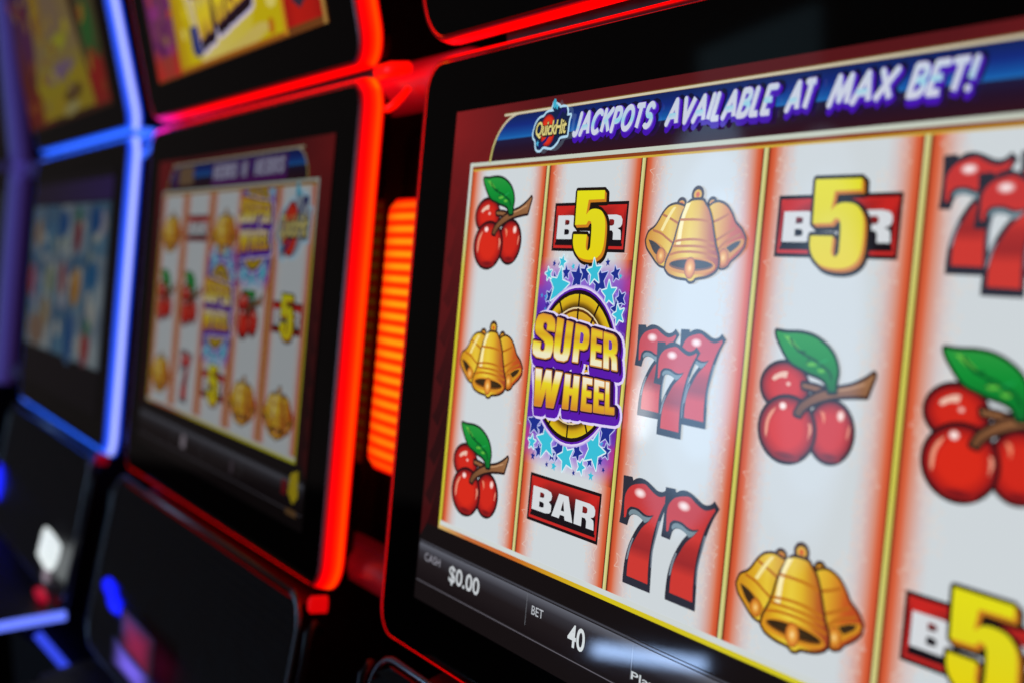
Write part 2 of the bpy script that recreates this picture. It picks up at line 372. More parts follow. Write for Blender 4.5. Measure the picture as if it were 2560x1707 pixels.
# ------------------------------------------------------------------ reel symbols (cell units, origin at the cell's top left)
Z0 = 0.0002
INK = (38, 18, 22)
def art_cherry():
    A = Art(Z0)
    def ball(k, base):
        cx, cy, rx, ry = E[k]
        A.ell(cx, cy, rx + .012, ry + .012, INK, 32)
        A.ell(cx, cy, rx - .004, ry - .004, [(0, base), (.55, base), (.78, mix(base, (150, 22, 24), .45)), (.93, (140, 26, 28)), (1, (92, 16, 22))], 32)
        A.ell(cx + .01, cy + ry * .82, rx * .5, ry * .13, [(0, (112, 22, 26)), (1, (150, 28, 28))], 16)
    red = (206, 40, 28)
    ball('ch_c1', red)
    A.poly(smooth(T['ch_hl1']), (236, 190, 170)); A.ell(*E['ch_d1'], [(0, (250, 225, 215)), (1, (225, 120, 105))], 12)
    A.poly(smooth(T['ch_gap']), (206, 212, 216))
    ball('ch_c3', red)
    A.poly(smooth(T['ch_hl4']), (232, 132, 100)); A.poly(smooth(T['ch_hl5']), (232, 140, 115))
    A.ell(*E['ch_d3'], [(0, (252, 235, 230)), (.6, (244, 200, 190)), (1, (215, 80, 65))], 14)
    ball('ch_c2', (214, 42, 26))
    A.poly(smooth(T['ch_hl2']), (232, 150, 122)); A.poly(smooth(T['ch_hl3']), (230, 150, 125))
    A.ell(*E['ch_d2'], [(0, (254, 245, 242)), (.6, (248, 220, 214)), (1, (216, 70, 54))], 14)
    for k in ('ch_twig', 'ch_branch'):
        P = smooth(T[k]); A.stroke(P, .03, INK); A.poly(P, lambda x, y: ramp([(.22, (168, 122, 84)), (.34, (140, 94, 60)), (.48, (104, 66, 42))], y))
    A.stroke([(.60, .338), (.70, .318), (.79, .29)], .008, (196, 150, 110), False)
    P = smooth(T['ch_leaf']); A.stroke(P, .03, (16, 34, 26))
    A.poly(P, lambda x, y: ramp([(.10, (42, 150, 62)), (.2, (18, 140, 52)), (.3, (12, 118, 44)), (.34, (20, 104, 48))], y), cuts=(.2, .3))
    A.poly(smooth([(.255, .122), (.30, .128), (.37, .175), (.36, .178), (.31, .158)]), (104, 190, 70))
    A.stroke(smooth(T['ch_vein'], closed=False), .011, (10, 70, 34), False)
    A.stroke([(.354, .186), (.41, .182)], .008, (10, 76, 36), False)
    A.stroke([(.44, .206), (.42, .238)], .008, (10, 76, 36), False)
    A.stroke([(.50, .225), (.555, .205)], .007, (30, 160, 80), False)
    for q in ([(.42, .232), (.47, .226), (.49, .238), (.44, .244)], [(.49, .252), (.53, .25), (.545, .262), (.51, .268)]):
        A.poly(smooth(q), (96, 186, 66))
    return A

def art_bell():
    A = Art(Z0); gold = (222, 176, 40); edge = (60, 34, 24)
    def side(k, mouth, dark, cl, bands, shade, ring):
        cx, cy, rx, ry = E[ring]
        A.ell(cx, cy, rx + .006, ry + .006, edge, 18); A.ell(cx, cy, rx - .012, ry - .012, [(0, (200, 60, 30)), (.5, (214, 110, 34)), (1, (224, 176, 54))], 18)
        P = smooth(T[k]); A.stroke(P, .026, edge)
        if k == 'be_right':
            A.poly(P, lambda x, y: ramp([(.60, (230, 196, 58)), (.70, (218, 162, 44)), (.80, (196, 90, 34)), (.92, (172, 56, 34))], x), cuts=(.7, .8), axis=0)
        else:
            A.poly(P, lambda x, y: ramp([(.09, (202, 136, 30)), (.2, (218, 166, 38)), (.3, (230, 196, 58)), (.4, (208, 150, 42))], x), cuts=(.2, .3), axis=0)
        for b in bands: A.stroke(smooth(T[b], closed=False), .013, (182, 104, 28), False)
        A.poly(smooth(T[mouth]), (206, 140, 36)); A.poly(smooth(T[dark]), lambda x, y: (58, 42, 26))
        cx, cy, rx, ry = E[cl]
        A.ell(cx, cy, rx + .004, ry + .004, (150, 86, 26), 16); A.ell(cx, cy, rx, ry, [(0, (250, 214, 140)), (.45, (228, 160, 60)), (1, (196, 104, 34))], 16)
    side('be_left', 'be_lmouth', 'be_ldark', 'be_lcl', ('be_lb1', 'be_lb2'), None, 'be_r2')
    A.poly(smooth(T['be_lhl']), (244, 226, 150))
    side('be_right', 'be_rmouth', 'be_rdark', 'be_rcl', ('be_rb1', 'be_rb2', 'be_rb3'), None, 'be_r3')
    cx, cy, rx, ry = E['be_r1']
    A.ell(cx, cy, rx + .006, ry + .006, edge, 20); A.ell(cx, cy, rx - .014, ry - .014, [(0, (204, 70, 30)), (.45, (214, 110, 34)), (.7, (228, 186, 60)), (1, (212, 160, 44))], 20)
    P = smooth(T['be_mid']); A.stroke(P, .03, edge)
    A.poly(P, lambda x, y: ramp([(.30, (206, 138, 30)), (.38, (224, 178, 40)), (.47, (234, 206, 66)), (.56, (222, 178, 44)), (.64, (190, 104, 40)), (.73, (152, 52, 36))], x + (.55 - y) * .12), cuts=(.38, .47, .53, .58, .64), axis=0)
    A.poly(smooth(T['be_hl']), lambda x, y: (250, 236, 176))
    for b in ('be_b1', 'be_b2', 'be_b3', 'be_b4'): A.stroke(smooth(T[b], closed=False), .013, (190, 112, 28), False)
    cx, cy, rx, ry = E['be_mouth']
    A.ell(cx, cy, rx, ry, (214, 142, 38), 28); A.ell(cx, cy - .004, rx - .018, ry - .014, (120, 70, 26), 28)
    A.ell(cx, cy - .008, rx - .03, ry - .022, [(0, (70, 52, 30)), (1, (48, 34, 20))], 28)
    cx, cy, rx, ry = E['be_cl']
    A.ell(cx, cy, rx + .005, ry + .005, (150, 84, 26), 20); A.ell(cx, cy, rx, ry, [(0, (254, 226, 160)), (.4, (236, 170, 72)), (1, (204, 110, 38))], 20)
    return A

def seven(A, f, dim=0):
    g = lambda P: [f(p) for p in smooth(P)]
    A.poly(g(T['sv_out']), (46, 46, 58))
    A.poly(g(T['sv_gray']), (120, 140, 150)); A.poly(g(T['sv_ledge']), (128, 138, 150)); A.poly(g(T['sv_redge']), (110, 120, 134))
    ys = [f((0, v))[1] for v in (.27, .36, .42, .50, .56)]
    stops = list(zip(ys, [(196, 56, 56), (206, 58, 54), (172, 48, 48), (156, 44, 46), (204, 58, 52)]))
    A.poly(g(T['sv_inn']), lambda x, y: ramp(stops, y), cuts=ys)
    cx, cy, rx, ry = E['sv_hl']; q = f((cx, cy)); s = f((cx + rx, cy))[0] - q[0]; t = f((cx, cy + ry))[1] - q[1]
    A.ell(q[0], q[1], s, t, [(0, (252, 240, 240)), (.4, (244, 214, 214)), (1, (203, 52, 50))], 18)

S0 = (0.47, 0.147)          # top left corner of the traced seven
def art_77():
    A = Art(Z0)
    seven(A, lambda p: (p[0] - .381, p[1])); seven(A, lambda p: p)
    return A

def art_7():
    A = Art(Z0); seven(A, lambda p: (p[0] - .19, p[1])); return A

def art_777():
    A = Art(Z0); k = .83
    for x, y in ((.094, .143), (.472, .143), (.281, .221)):
        seven(A, lambda p, x=x, y=y: (x + (p[0] - S0[0]) * k * 1.0, y + (p[1] - S0[1]) * k * 1.02))
    return A

def bar_sign(A, db=0.0):
    a0, b0, a1, b1 = .127, .283 + db, .899, .567 + db
    A.rect(a0, b0, a1, b1, (26, 18, 22))
    A.grid([a0 + .018, a1 - .018], [b0 + .018, b0 + .09, b1 - .018], lambda x, y: ramp([(b0 + .018, (204, 42, 34)), (b0 + .09, (150, 28, 30)), (b1, (204, 44, 40))], y))
    xs = [a0 + .04, a0 + .09, a0 + .22, .513, a1 - .22, a1 - .09, a1 - .04]
    def inner(x, y):
        e = max(0, 1 - min(x - a0 - .04, a1 - .04 - x) / .2)
        t = (y - b0 - .018) / .13
        return mix((196, 38, 34), (24, 18, 24), t - .55 * e * (1 if y < b0 + .15 else 0))
    A.grid(xs, [b0 + .018, b0 + .06, b0 + .1, b0 + .15, b1 - .05], inner)
    A.rect(a0 + .032, b1 - .05, a1 - .032, b1 - .034, (26, 18, 22))
    for ch, x0, x1 in (('B', .172, .39), ('A', .40, .63), ('R', .643, .85)):
        q = ((x0, b0 + .074), (x1, b0 + .074), (x0, b0 + .214), (x1, b0 + .214))
        o, h = glyph(ch, q)
        A.poly(o, (212, 216, 220), h)

def art_bar(): A = Art(Z0); bar_sign(A); return A

def art_5bar():
    A = Art(Z0); bar_sign(A)
    P = smooth(T['fi_five'])
    for dx, dy in ((.024, .018), (.014, .01)): A.stroke([(x + dx, y + dy) for x, y in P], .036, (30, 20, 16))
    A.stroke(P, .036, (30, 20, 16))
    for k in range(1, 5): A.poly([(x + .005 * k, y + .004 * k) for x, y in P], (204, 126, 34))
    A.poly(P, lambda x, y: ramp([(.21, (226, 220, 26)), (.4, (222, 212, 30)), (.61, (228, 208, 20))], y), cuts=(.4,))
    return A

STARS_C = [(0.625, -0.124, 0.078), (0.257, -0.029, 0.118), (0.794, -0.009, 0.075), (0.277, -0.174, 0.043), (0.399, -0.15, 0.024), (0.134, -0.101, 0.041), (0.893, -0.109, 0.018), (0.908, 0.102, 0.058), (0.279, 0.881, 0.112), (0.506, 0.944, 0.091), (0.792, 0.861, 0.115), (0.118, 0.909, 0.047), (0.675, 0.974, 0.047), (0.786, 1.008, 0.03), (0.389, 1.014, 0.031)]
STARS_D = [(0.448, -0.089, 0.081), (0.531, -0.115, 0.064), (0.68, -0.079, 0.097), (0.836, -0.121, 0.05), (0.322, -0.112, 0.047), (0.205, -0.061, 0.057), (0.181, -0.163, 0.023), (0.245, -0.16, 0.025), (0.75, -0.182, 0.026), (0.908, 0.014, 0.054), (0.164, 0.035, 0.052), (0.878, 0.073, 0.059), (0.121, 0.792, 0.082), (0.209, 0.817, 0.052), (0.197, 0.95, 0.048), (0.138, 0.99, 0.029), (0.35, 0.955, 0.042), (0.423, 0.915, 0.076), (0.619, 0.898, 0.058), (0.904, 0.853, 0.049), (0.89, 0.745, 0.083), (0.754, 0.93, 0.039), (0.858, 0.914, 0.028), (0.305, 1.016, 0.02), (0.602, 1.02, 0.019), (0.898, 0.956, 0.018)]
REEL = [(0, (84, 30, 16)), (.02, (112, 42, 24)), (.034, (200, 80, 46)), (.06, (214, 100, 64)), (.085, (213, 138, 114)), (.125, (212, 172, 162)), (.165, (209, 197, 197)), (.225, (206, 213, 217)),
        (.775, (206, 213, 217)), (.835, (209, 197, 197)), (.875, (212, 172, 164)), (.915, (213, 138, 114)), (.94, (214, 100, 64)), (.966, (200, 78, 44)), (.98, (112, 42, 24)), (1, (84, 30, 16))]

def art_wheel(bgd=True, xf=None, deep=(88, 26, 168), bright=False):
    A = Art(Z0, xf)
    cx, cy = .50, .418
    if bgd:
        def back(x, y):
            m = min(x, 1 - x)
            pur = mix((92, 84, 206), (84, 30, 162), 1 - m / .34)
            if y < .1: pur = mix(pur, (164, 110, 200), (.1 - y) / .25)
            if y > .74: pur = mix(pur, (176, 130, 210), (y - .74) / .28)
            edge = mix(pur, (196, 40, 110), (1 - m / .12) * (.9 if (y < .0 or y > .8) else .12))
            al = min(1, max(0, (y + .20) / .11)) * min(1, max(0, (1.045 - y) / .12))
            al2 = al ** 1.3
            return mix(ramp(REEL, x), edge, al2)
        xs = [.02, .06, .1, .14, .2, .26, .32, .4, .5, .6, .68, .74, .8, .86, .9, .94, .98]
        ys = [-.2 + .04 * i for i in range(32)]
        A.grid(xs, ys, back)
        rnd = random.Random(4)
        for i in range(46):
            x, y = rnd.uniform(.06, .94), rnd.choice((rnd.uniform(-.1, .12), rnd.uniform(.74, .93), rnd.uniform(.0, .1)))
            A.star(x, y, rnd.uniform(.012, .034), rnd.uniform(-.5, .5), rnd.choice(((44, 60, 170), (140, 120, 220), (60, 150, 214), (60, 40, 150))))
        for x, y, r in STARS_D:
            A.star(x, y, r, rnd.uniform(-.4, .4), (30, 46, 140), (190, 200, 240) if r > .035 else None, .006)
        for x, y, r in STARS_C:
            A.star(x, y, r, rnd.uniform(-.35, .35), (58, 190, 214), (214, 236, 244) if r > .035 else None, .008)
    if bgd:
        A.ell(cx, cy, .466, .466, [(0, (226, 214, 244)), (.97, (226, 214, 244)), (1, (180, 160, 226))], 48); A.ell(cx, cy, .448, .448, (92, 30, 170), 48)
        A.ell(cx, cy, .436, .436, (28, 16, 22), 48)
        A.ell(cx, cy, .412, .412, [(0, (60, 40, 10)), (.82, (70, 46, 12)), (.86, (130, 96, 18)), (.91, (206, 164, 26)), (1, (216, 190, 30))], 48)
        for k in range(12):
            t = math.pi / 6 * k + math.pi / 2
            A.stroke([(cx + .34 * math.cos(t), cy + .34 * math.sin(t)), (cx + .412 * math.cos(t), cy + .412 * math.sin(t))], .016, (40, 26, 14), False)
        A.ell(cx, cy, .337, .337, (226, 206, 160), 40); A.ell(cx, cy, .327, .327, (96, 50, 14), 40)
        A.ell(cx, cy, .312, .312, [(0, (226, 190, 50)), (.8, (206, 150, 30)), (1, (214, 170, 44))], 40)
        for k in range(12):
            t = math.pi / 6 * k + math.pi / 2
            A.stroke([(cx + .1 * math.cos(t), cy + .1 * math.sin(t)), (cx + .33 * math.cos(t), cy + .33 * math.sin(t))], .018, (44, 28, 14), False)
    # the two words
    o = -.805; j = -1.0
    Q = [('S', (1.085, .945), (1.30, .958), (1.058, 1.20), (1.292, 1.205)), ('U', (1.322, .962), (1.492, .982), (1.306, 1.20), (1.48, 1.203)),
         ('P', (1.528, .985), (1.672, 1.0), (1.523, 1.195), (1.672, 1.197)), ('E', (1.695, 1.0), (1.802, 1.01), (1.713, 1.198), (1.826, 1.20)),
         ('R', (1.822, 1.012), (1.95, 1.026), (1.846, 1.202), (1.98, 1.206)),
         ('W', (1.126, 1.271), (1.428, 1.268), (1.098, 1.49), (1.412, 1.475)), ('H', (1.462, 1.273), (1.615, 1.273), (1.463, 1.468), (1.615, 1.462)),
         ('E', (1.652, 1.272), (1.747, 1.274), (1.662, 1.456), (1.767, 1.453)), ('E', (1.772, 1.273), (1.87, 1.277), (1.791, 1.45), (1.893, 1.447)),
         ('L', (1.885, 1.276), (1.966, 1.277), (1.906, 1.446), (1.99, 1.441))]
    G = [glyph(q[0], [(p[0] + j, p[1] + o) for p in q[1:]]) for q in Q]
    for w_, d_, c_ in ((.110, .026, (222, 210, 246)), (.078, .026, deep), (.050, .006, (36, 12, 48))):
        for go, gh in G:
            P = [(x, y + d_) for x, y in go]
            A.poly(P, c_); A.stroke(P, w_, c_)
        for e, f_ in ((0, 4), (5, 9)):              # close the slits between the letters
            x0, y0 = G[e][0][0]; A.stroke([((Q[e][1][0] + Q[e][3][0]) / 2 + j + .08, (Q[e][1][1] + Q[e][3][1]) / 2 + o + d_), ((Q[f_][2][0] + Q[f_][4][0]) / 2 + j - .04, (Q[f_][2][1] + Q[f_][4][1]) / 2 + o + d_)], .15, c_, False)
    # purple depth under the letters
    for go, gh in G:
        for k in (.03, .05):
            A.stroke([(x, y + k) for x, y in go], .03, deep); A.poly([(x, y + k) for x, y in go], deep)
    for go, gh in G: A.stroke(go, .034, (44, 14, 54)); 
    for i, (go, gh) in enumerate(G):
        A.stroke(go, .014, (206, 140, 60))
        if i < 5:
            st = [(.15, (222, 158, 40)), (.22, (226, 196, 44)), (.26, (214, 166, 34)), (.31, (230, 212, 40)), (.37, (238, 232, 196)), (.41, (236, 226, 190))]
        else:
            st = [(.46, (240, 236, 224)), (.50, (240, 228, 190)), (.54, (230, 212, 38)), (.60, (222, 182, 36)), (.66, (210, 134, 42))]
        if bright: st = [(s, mix(c, (236, 214, 40), .6)) for s, c in st]
        A.poly(go, lambda x, y: ramp(st, y), gh, cuts=[s[0] for s in st])
    return A

def art_logo(xf=None, fill=(20, 34, 70), big=1.0):
    A = Art(Z0, xf)
    P = smooth(T['lo_blob'], 3, 60)
    A.stroke(P, .03, (176, 214, 236)); A.poly(P, fill)
    A.ell(1.04, -.316, .02, .03, (60, 170, 200), 10)
    cx, cy, rx, ry = .985, -.158, .088, .098
    A.ell(cx, cy, rx * big, ry * big, [(0, (226, 64, 30)), (.8, (214, 48, 28)), (1, (120, 20, 30))], 24)
    A.stroke([(.90, -.068), (.97, -.10), (1.06, -.19), (1.13, -.27), (1.175, -.275), (1.16, -.25)], .022, (30, 30, 100), False)
    A.star(.875, -.085, .022, 0, (70, 170, 210)); A.star(1.07, -.295, .022, .2, (70, 180, 210))
    for dx, dy in ((0, 0), (.006, .006)):
        put_text(A, 'QuickHit', .845, -.215, 1.195, -.115, (24, 26, 22), .055, .18, .94, ref=.0, shift=(dx, dy))
    put_text(A, 'QuickHit', .845, -.215, 1.195, -.115, (222, 208, 130), .018, .18, .94, ref=.0)
    return A

# ------------------------------------------------------------------ game screens
H = 2.446
def maroon(x, y):
    t = max(0, min(1, (y + .2) / 2.0)); s = max(0, min(1, (x + .3) / 1.2)) if x < 2.5 else max(0, min(1, (5.3 - x) / 1.2))
    c = mix((128, 28, 30), (40, 12, 14), t ** .7)
    return mix(c, (74, 20, 24), s * .8) if y < 0 else c

def screen_base(A, wheel_cols=()):
    A.rect(-.30, -.37, 5.30, 3.0, (22, 17, 18))
    xs = [-.30, -.2, 0, .4, .9, 2.5, 4.1, 4.6, 5.0, 5.2, 5.30]; ys = [-.37, -.2, 0, .3, .6, 1, 1.4, 1.8, 2.2, 2.46]
    A.grid(xs, ys, maroon)
    # faint flame shapes in the dark side margins
    rnd = random.Random(9)
    for s in (0, 1):
        for k in range(9):
            y = .15 + k * .27; x = -.29 if s == 0 else 5.29; d = 1 if s == 0 else -1
            q = smooth([(x, y + .25), (x + d * .10, y + .12), (x + d * rnd.uniform(.18, .24), y - rnd.uniform(.12, .2)), (x + d * .12, y + .02), (x, y - .05)])
            A.poly(q, lambda x, y: mix(maroon(x, y), (120, 24, 26), .28))
    # reels
    for c in range(5):
        A.grid([c + s[0] for s in REEL], [.03, H - .02], lambda x, y, c=c: ramp(REEL, x - c))
    rnd = random.Random(5)
    for c in range(5):
        for side in (0, 1):
            if c == 0 and side == 0: continue
            y = .1
            while y < H - .08:
                x = rnd.uniform(.115, .255); x = x if side == 0 else 1 - x
                bgc = ramp(REEL, x); bgc = mix(bgc, (240, 204, 180), .38)
                A.star(c + x, y, rnd.uniform(.035, .075), rnd.uniform(-.6, .6), None, bgc, .0018)
                y += rnd.uniform(.035, .075)
    # reel lines
    for c in range(1, 5):
        A.rect(c - .023, .03, c + .023, H - .02, (70, 30, 18))
        A.grid([c - .016, c - .005, c + .008, c + .016], [.02, .5, 1, 1.5, 2, H - .01],
               lambda x, y, c=c: mix(mix((208, 204, 70), (214, 212, 150), min(1, abs(y - 1.3) / 1.1)), (168, 130, 60), max(0, (x - c) / .018) * .6))
    # frame round the reels
    A.rect(-.022, -.005, 5.022, .02, (196, 204, 190)); A.rect(.0, .02, 5.0, .04, (134, 62, 28)); A.rect(.01, .04, 4.99, .052, (206, 170, 60))
    for x0, x1, x2 in ((-.022, .012, .028), (5.022, 4.988, 4.972)):
        A.grid(sorted([x0, (x0 + x1) / 2, x1]), [-.005, .25, .7, 1.2, H], lambda x, y: mix((204, 212, 204), (212, 204, 50), (y - .3) / .5) if y < 1.3 else (206, 196, 60))
        A.rect(min(x1, x2), .03, max(x1, x2), H - .02, (150, 84, 36))
    A.rect(0, H - .045, 5.0, H - .012, (206, 212, 210))
    A.grid([-.02, .4, 1, 1.5, 2, 3, 5.02], [H - .014, H + .012], lambda x, y: ramp([(0, (214, 180, 110)), (.5, (190, 90, 44)), (1.1, (198, 104, 40)), (1.7, (212, 190, 30)), (5, (206, 204, 44))], x))

def banner_shape(A, a0=.253, a1=4.755):
    left = [(a0, -.005), (a0 + .027, -.10), (a0 + .09, -.19), (a0 + .18, -.255), (a0 + .27, -.288), (a0 + .33, -.296), (a0 + .45, -.297)]
    right = [(a0 + a1 - x, y) for x, y in reversed(left)]
    P = smooth(left + right[:], 2, 30)
    def blue(x, y):
        return ramp([(-.296, (18, 34, 84)), (-.22, (20, 42, 122)), (-.16, (22, 84, 160)), (-.142, (30, 104, 178)), (-.135, (30, 26, 60)), (-.08, (36, 18, 40)), (0, (50, 18, 26))], y)
    A.poly(P, blue, cuts=(-.22, -.16, -.142, -.135, -.08))
    line = smooth(left + right, 3, 60, closed=False)
    A.stroke(line, .022, (120, 84, 40), False)
    A.stroke([(x, y + .002) for x, y in line], .014, lambda x, y: mix((206, 206, 120), (204, 196, 168), (-.05 - y) / .2), False)

def meter_base(A):
    A.grid([-.27, 5.27], [2.585, 2.596], lambda x, y: (66, 66, 74))
    A.grid([-.27, 0, 2.5, 5.27], [2.604, 2.615, 2.66, 2.73, 2.85], lambda x, y: ramp([(2.604, (98, 100, 110)), (2.66, (52, 50, 56)), (2.73, (32, 26, 28)), (2.85, (24, 18, 20))], y))
    A.rect(-.27, 2.862, 5.27, 2.868, (96, 92, 100))
    for x in (1.217, 2.32, 3.6): A.rect(x - .003, 2.61, x + .003, 2.80, (100, 102, 108))

WHITE = (210, 216, 218)
def near_screen(m, mw):
    A = Art(.0003); screen_base(A)
    scr = A.build('game_screen', MAT['disp'], m, mw)
    return scr

ZERO = Matrix.Identity(4)
TOP = .0009                   # symbols lie just above the reels drawing
PROTO = {}
def symbol(kind, maker, scr, col, row, mat):
    key = (kind, mat.name)
    mw = Matrix.Translation((col * U, -.805 * row * U, TOP - Z0))
    if key not in PROTO:
        PROTO[key] = maker().build(kind, mat, scr, mw); return PROTO[key]
    return copy_part(PROTO[key], scr, mw)

MAKE = {'cherry_symbol': art_cherry, 'bell_symbol': art_bell, 'double_seven_symbol': art_77, 'triple_seven_symbol': art_777, 'seven_symbol': art_7,
        'bar_symbol': art_bar, 'five_bar_symbol': art_5bar, 'wheel_symbol': art_wheel, 'fireball_symbol': lambda: art_logo(lambda p: (.5 + (p[0] - 1.02) * 2.0, .42 + (p[1] + .165) * 2.3), (150, 158, 172), 1.12)}

def fill_reels(scr, rows, mat):
    for c, syms in enumerate(rows):
        for r, k in enumerate(syms):
            if k: symbol(k, MAKE[k], scr, c, r, mat)

CH, BE, S2, S3, BA, FB, WH, QH = ('cherry_symbol', 'bell_symbol', 'double_seven_symbol', 'triple_seven_symbol', 'bar_symbol', 'five_bar_symbol', 'wheel_symbol', 'fireball_symbol')

def arc(cx, cy, rx, ry, t0, t1, n=10):
    return [(cx + rx * math.cos(math.radians(t0 + (t1 - t0) * k / n)), cy + ry * math.sin(math.radians(t0 + (t1 - t0) * k / n))) for k in range(n + 1)]
# bold sans capitals as centre lines: (width, strokes) in a unit-high box
SANS = {
 'J': (.52, [[(.46, 0), (.46, .72)] + arc(.25, .74, .21, .26, 0, 150)]),
 'A': (.86, [[(0, 1), (.43, 0), (.86, 1)], [(.18, .68), (.68, .68)]]),
 'C': (.80, [arc(.46, .5, .46, .5, -48, -312, 18)]),
 'K': (.74, [[(0, 0), (0, 1)], [(.70, 0), (.04, .56)], [(.24, .42), (.74, 1)]]),
 'P': (.64, [[(0, 1), (0, 0), (.34, 0)] + arc(.34, .29, .28, .29, -90, 90) + [(0, .58)]]),
 'O': (.92, [arc(.46, .5, .46, .5, 0, 360, 22)]),
 'T': (.66, [[(0, 0), (.66, 0)], [(.33, 0), (.33, 1)]]),
 'S': (.60, [arc(.31, .26, .28, .26, -30, -260, 10) + arc(.30, .74, .30, .26, -80, 150, 10)]),
 'V': (.80, [[(0, 0), (.40, 1), (.80, 0)]]),
 'I': (.06, [[(.03, 0), (.03, 1)]]),
 'L': (.50, [[(0, 0), (0, 1), (.50, 1)]]),
 'B': (.64, [[(0, 0), (.32, 0)] + arc(.32, .24, .25, .24, -90, 90, 8) + [(0, .48)], [(.32, .48)] + arc(.34, .74, .29, .26, -90, 90, 8) + [(0, 1), (0, 0)]]),
 'E': (.54, [[(.54, 0), (0, 0), (0, 1), (.54, 1)], [(0, .49), (.46, .49)]]),
 'M': (1.0, [[(0, 1), (.16, 0), (.5, .86), (.84, 0), (1.0, 1)]]),
 'X': (.78, [[(0, 0), (.78, 1)], [(.78, 0), (0, 1)]]),
 '!': (.0, [[(0, 0), (0, .66)], [(0, .97), (0, 1.0)]]),
}
def banner_text(A):
    b0, b1 = -.243, -.094; sw = .031; hgt = b1 - b0 - sw
    words = (('JACKPOTS', 1.272, 2.075), ('AVAILABLE', 2.198, 3.046), ('AT', 3.135, 3.312), ('MAX', 3.415, 3.806), ('BET!', 3.884, 4.222))
    def lines(wd, a0, a1):
        gap = .34; tot = sum(SANS[c][0] for c in wd) + gap * (len(wd) - 1)
        k = (a1 - a0 - sw) / tot; x = a0 + sw / 2; out = []
        for c in wd:
            wdt, st = SANS[c]
            for s in st: out.append([(x + p[0] * k + (1 - p[1]) * hgt * .33, b0 + sw / 2 + p[1] * hgt) for p in s])
            x += (wdt + gap) * k
        return out
    L = [s for w_ in words for s in lines(*w_)]
    for s in L: A.stroke(s, sw + .040, (18, 18, 52), False)
    for d in (.010, .018, .026):
        for s in L: A.stroke([(x - d * .2, y + d) for x, y in s], sw + .012, (68, 20, 172), False)
    for s in L: A.stroke(s, sw + .008, (92, 60, 190), False)
    for s in L:
        A.stroke(s, sw, lambda x, y: ramp([(b0, (206, 208, 224)), (-.18, (176, 206, 226)), (-.16, (138, 206, 226)), (-.135, (200, 208, 226)), (b1, (206, 208, 224))], y), False)

# ------------------------------------------------------------------ solid parts
def rounded(a0, a1, b0, b1, r, n=7):
    P = []
    for cx, cy, s in ((a1 - r, b0 + r, -90), (a1 - r, b1 - r, 0), (a0 + r, b1 - r, 90), (a0 + r, b0 + r, 180)):
        for k in range(n + 1):
            t = math.radians(s + 90 * k / n); P.append((cx + r * math.cos(t), cy + r * math.sin(t)))
    return P

def mesh_obj(name, vs, fs, mat, parent, mw, cols=None, smooth_=False):
    me = bpy.data.meshes.new(name)
    me.from_pydata([(a * U, -b * U, c * U) for a, b, c in vs], [], fs)
    if cols is not None:
        at = me.color_attributes.new('Glow', 'FLOAT_COLOR', 'POINT')
        buf = []
        for c in cols: buf += lin(c)
        at.data.foreach_set('color', buf)
    bm = bmesh.new(); bm.from_mesh(me); bmesh.ops.recalc_face_normals(bm, faces=bm.faces); bm.to_mesh(me); bm.free()
    if smooth_:
        for p in me.polygons: p.use_smooth = True
    me.materials.append(mat)
    return link(name, me, parent, mw)

def slab(name, P, c1, c0, mat, parent, mw, bev=.012, col=None):
    """Plate with the outline P, front at c1, back at c0, small front bevel."""
    n = len(P); vs = []; fs = []
    cx = sum(p[0] for p in P) / n; cy = sum(p[1] for p in P) / n
    def ins(p, d):
        l = math.hypot(p[0] - cx, p[1] - cy); return (p[0] - (p[0] - cx) / l * d, p[1] - (p[1] - cy) / l * d)
    for d, c in ((bev, c1), (0, c1 - bev), (0, c0)):
        vs += [(*ins(p, d), c) for p in P]
    fs.append(list(range(n))); fs.append(list(range(2 * n, 3 * n)))
    for s in (0, n):
        for k in range(n): fs.append([s + k, s + (k + 1) % n, s + n + (k + 1) % n, s + n + k])
    return mesh_obj(name, vs, fs, mat, parent, mw, [col] * len(vs) if col else None)

def tube_mesh(path, r, n=10):
    """Round bar along 3-D points (a, b, c)."""
    vs, fs = [], []; P = [Vector(p) for p in path]
    for i, p in enumerate(P):
        d = (P[min(i + 1, len(P) - 1)] - P[max(i - 1, 0)]).normalized()
        u = d.orthogonal().normalized() if i == 0 else (u - d * u.dot(d)).normalized()
        v = d.cross(u)
        rr = r[i] if isinstance(r, (list, tuple)) else r
        for k in range(n):
            t = 2 * math.pi * k / n; vs.append(tuple(p + u * rr * math.cos(t) + v * rr * math.sin(t)))
    for i in range(len(P) - 1):
        for k in range(n): fs.append([i * n + k, i * n + (k + 1) % n, (i + 1) * n + (k + 1) % n, (i + 1) * n + k])
    fs.append(list(range(n))); fs.append(list(range((len(P) - 1) * n, len(P) * n)))
    return vs, fs

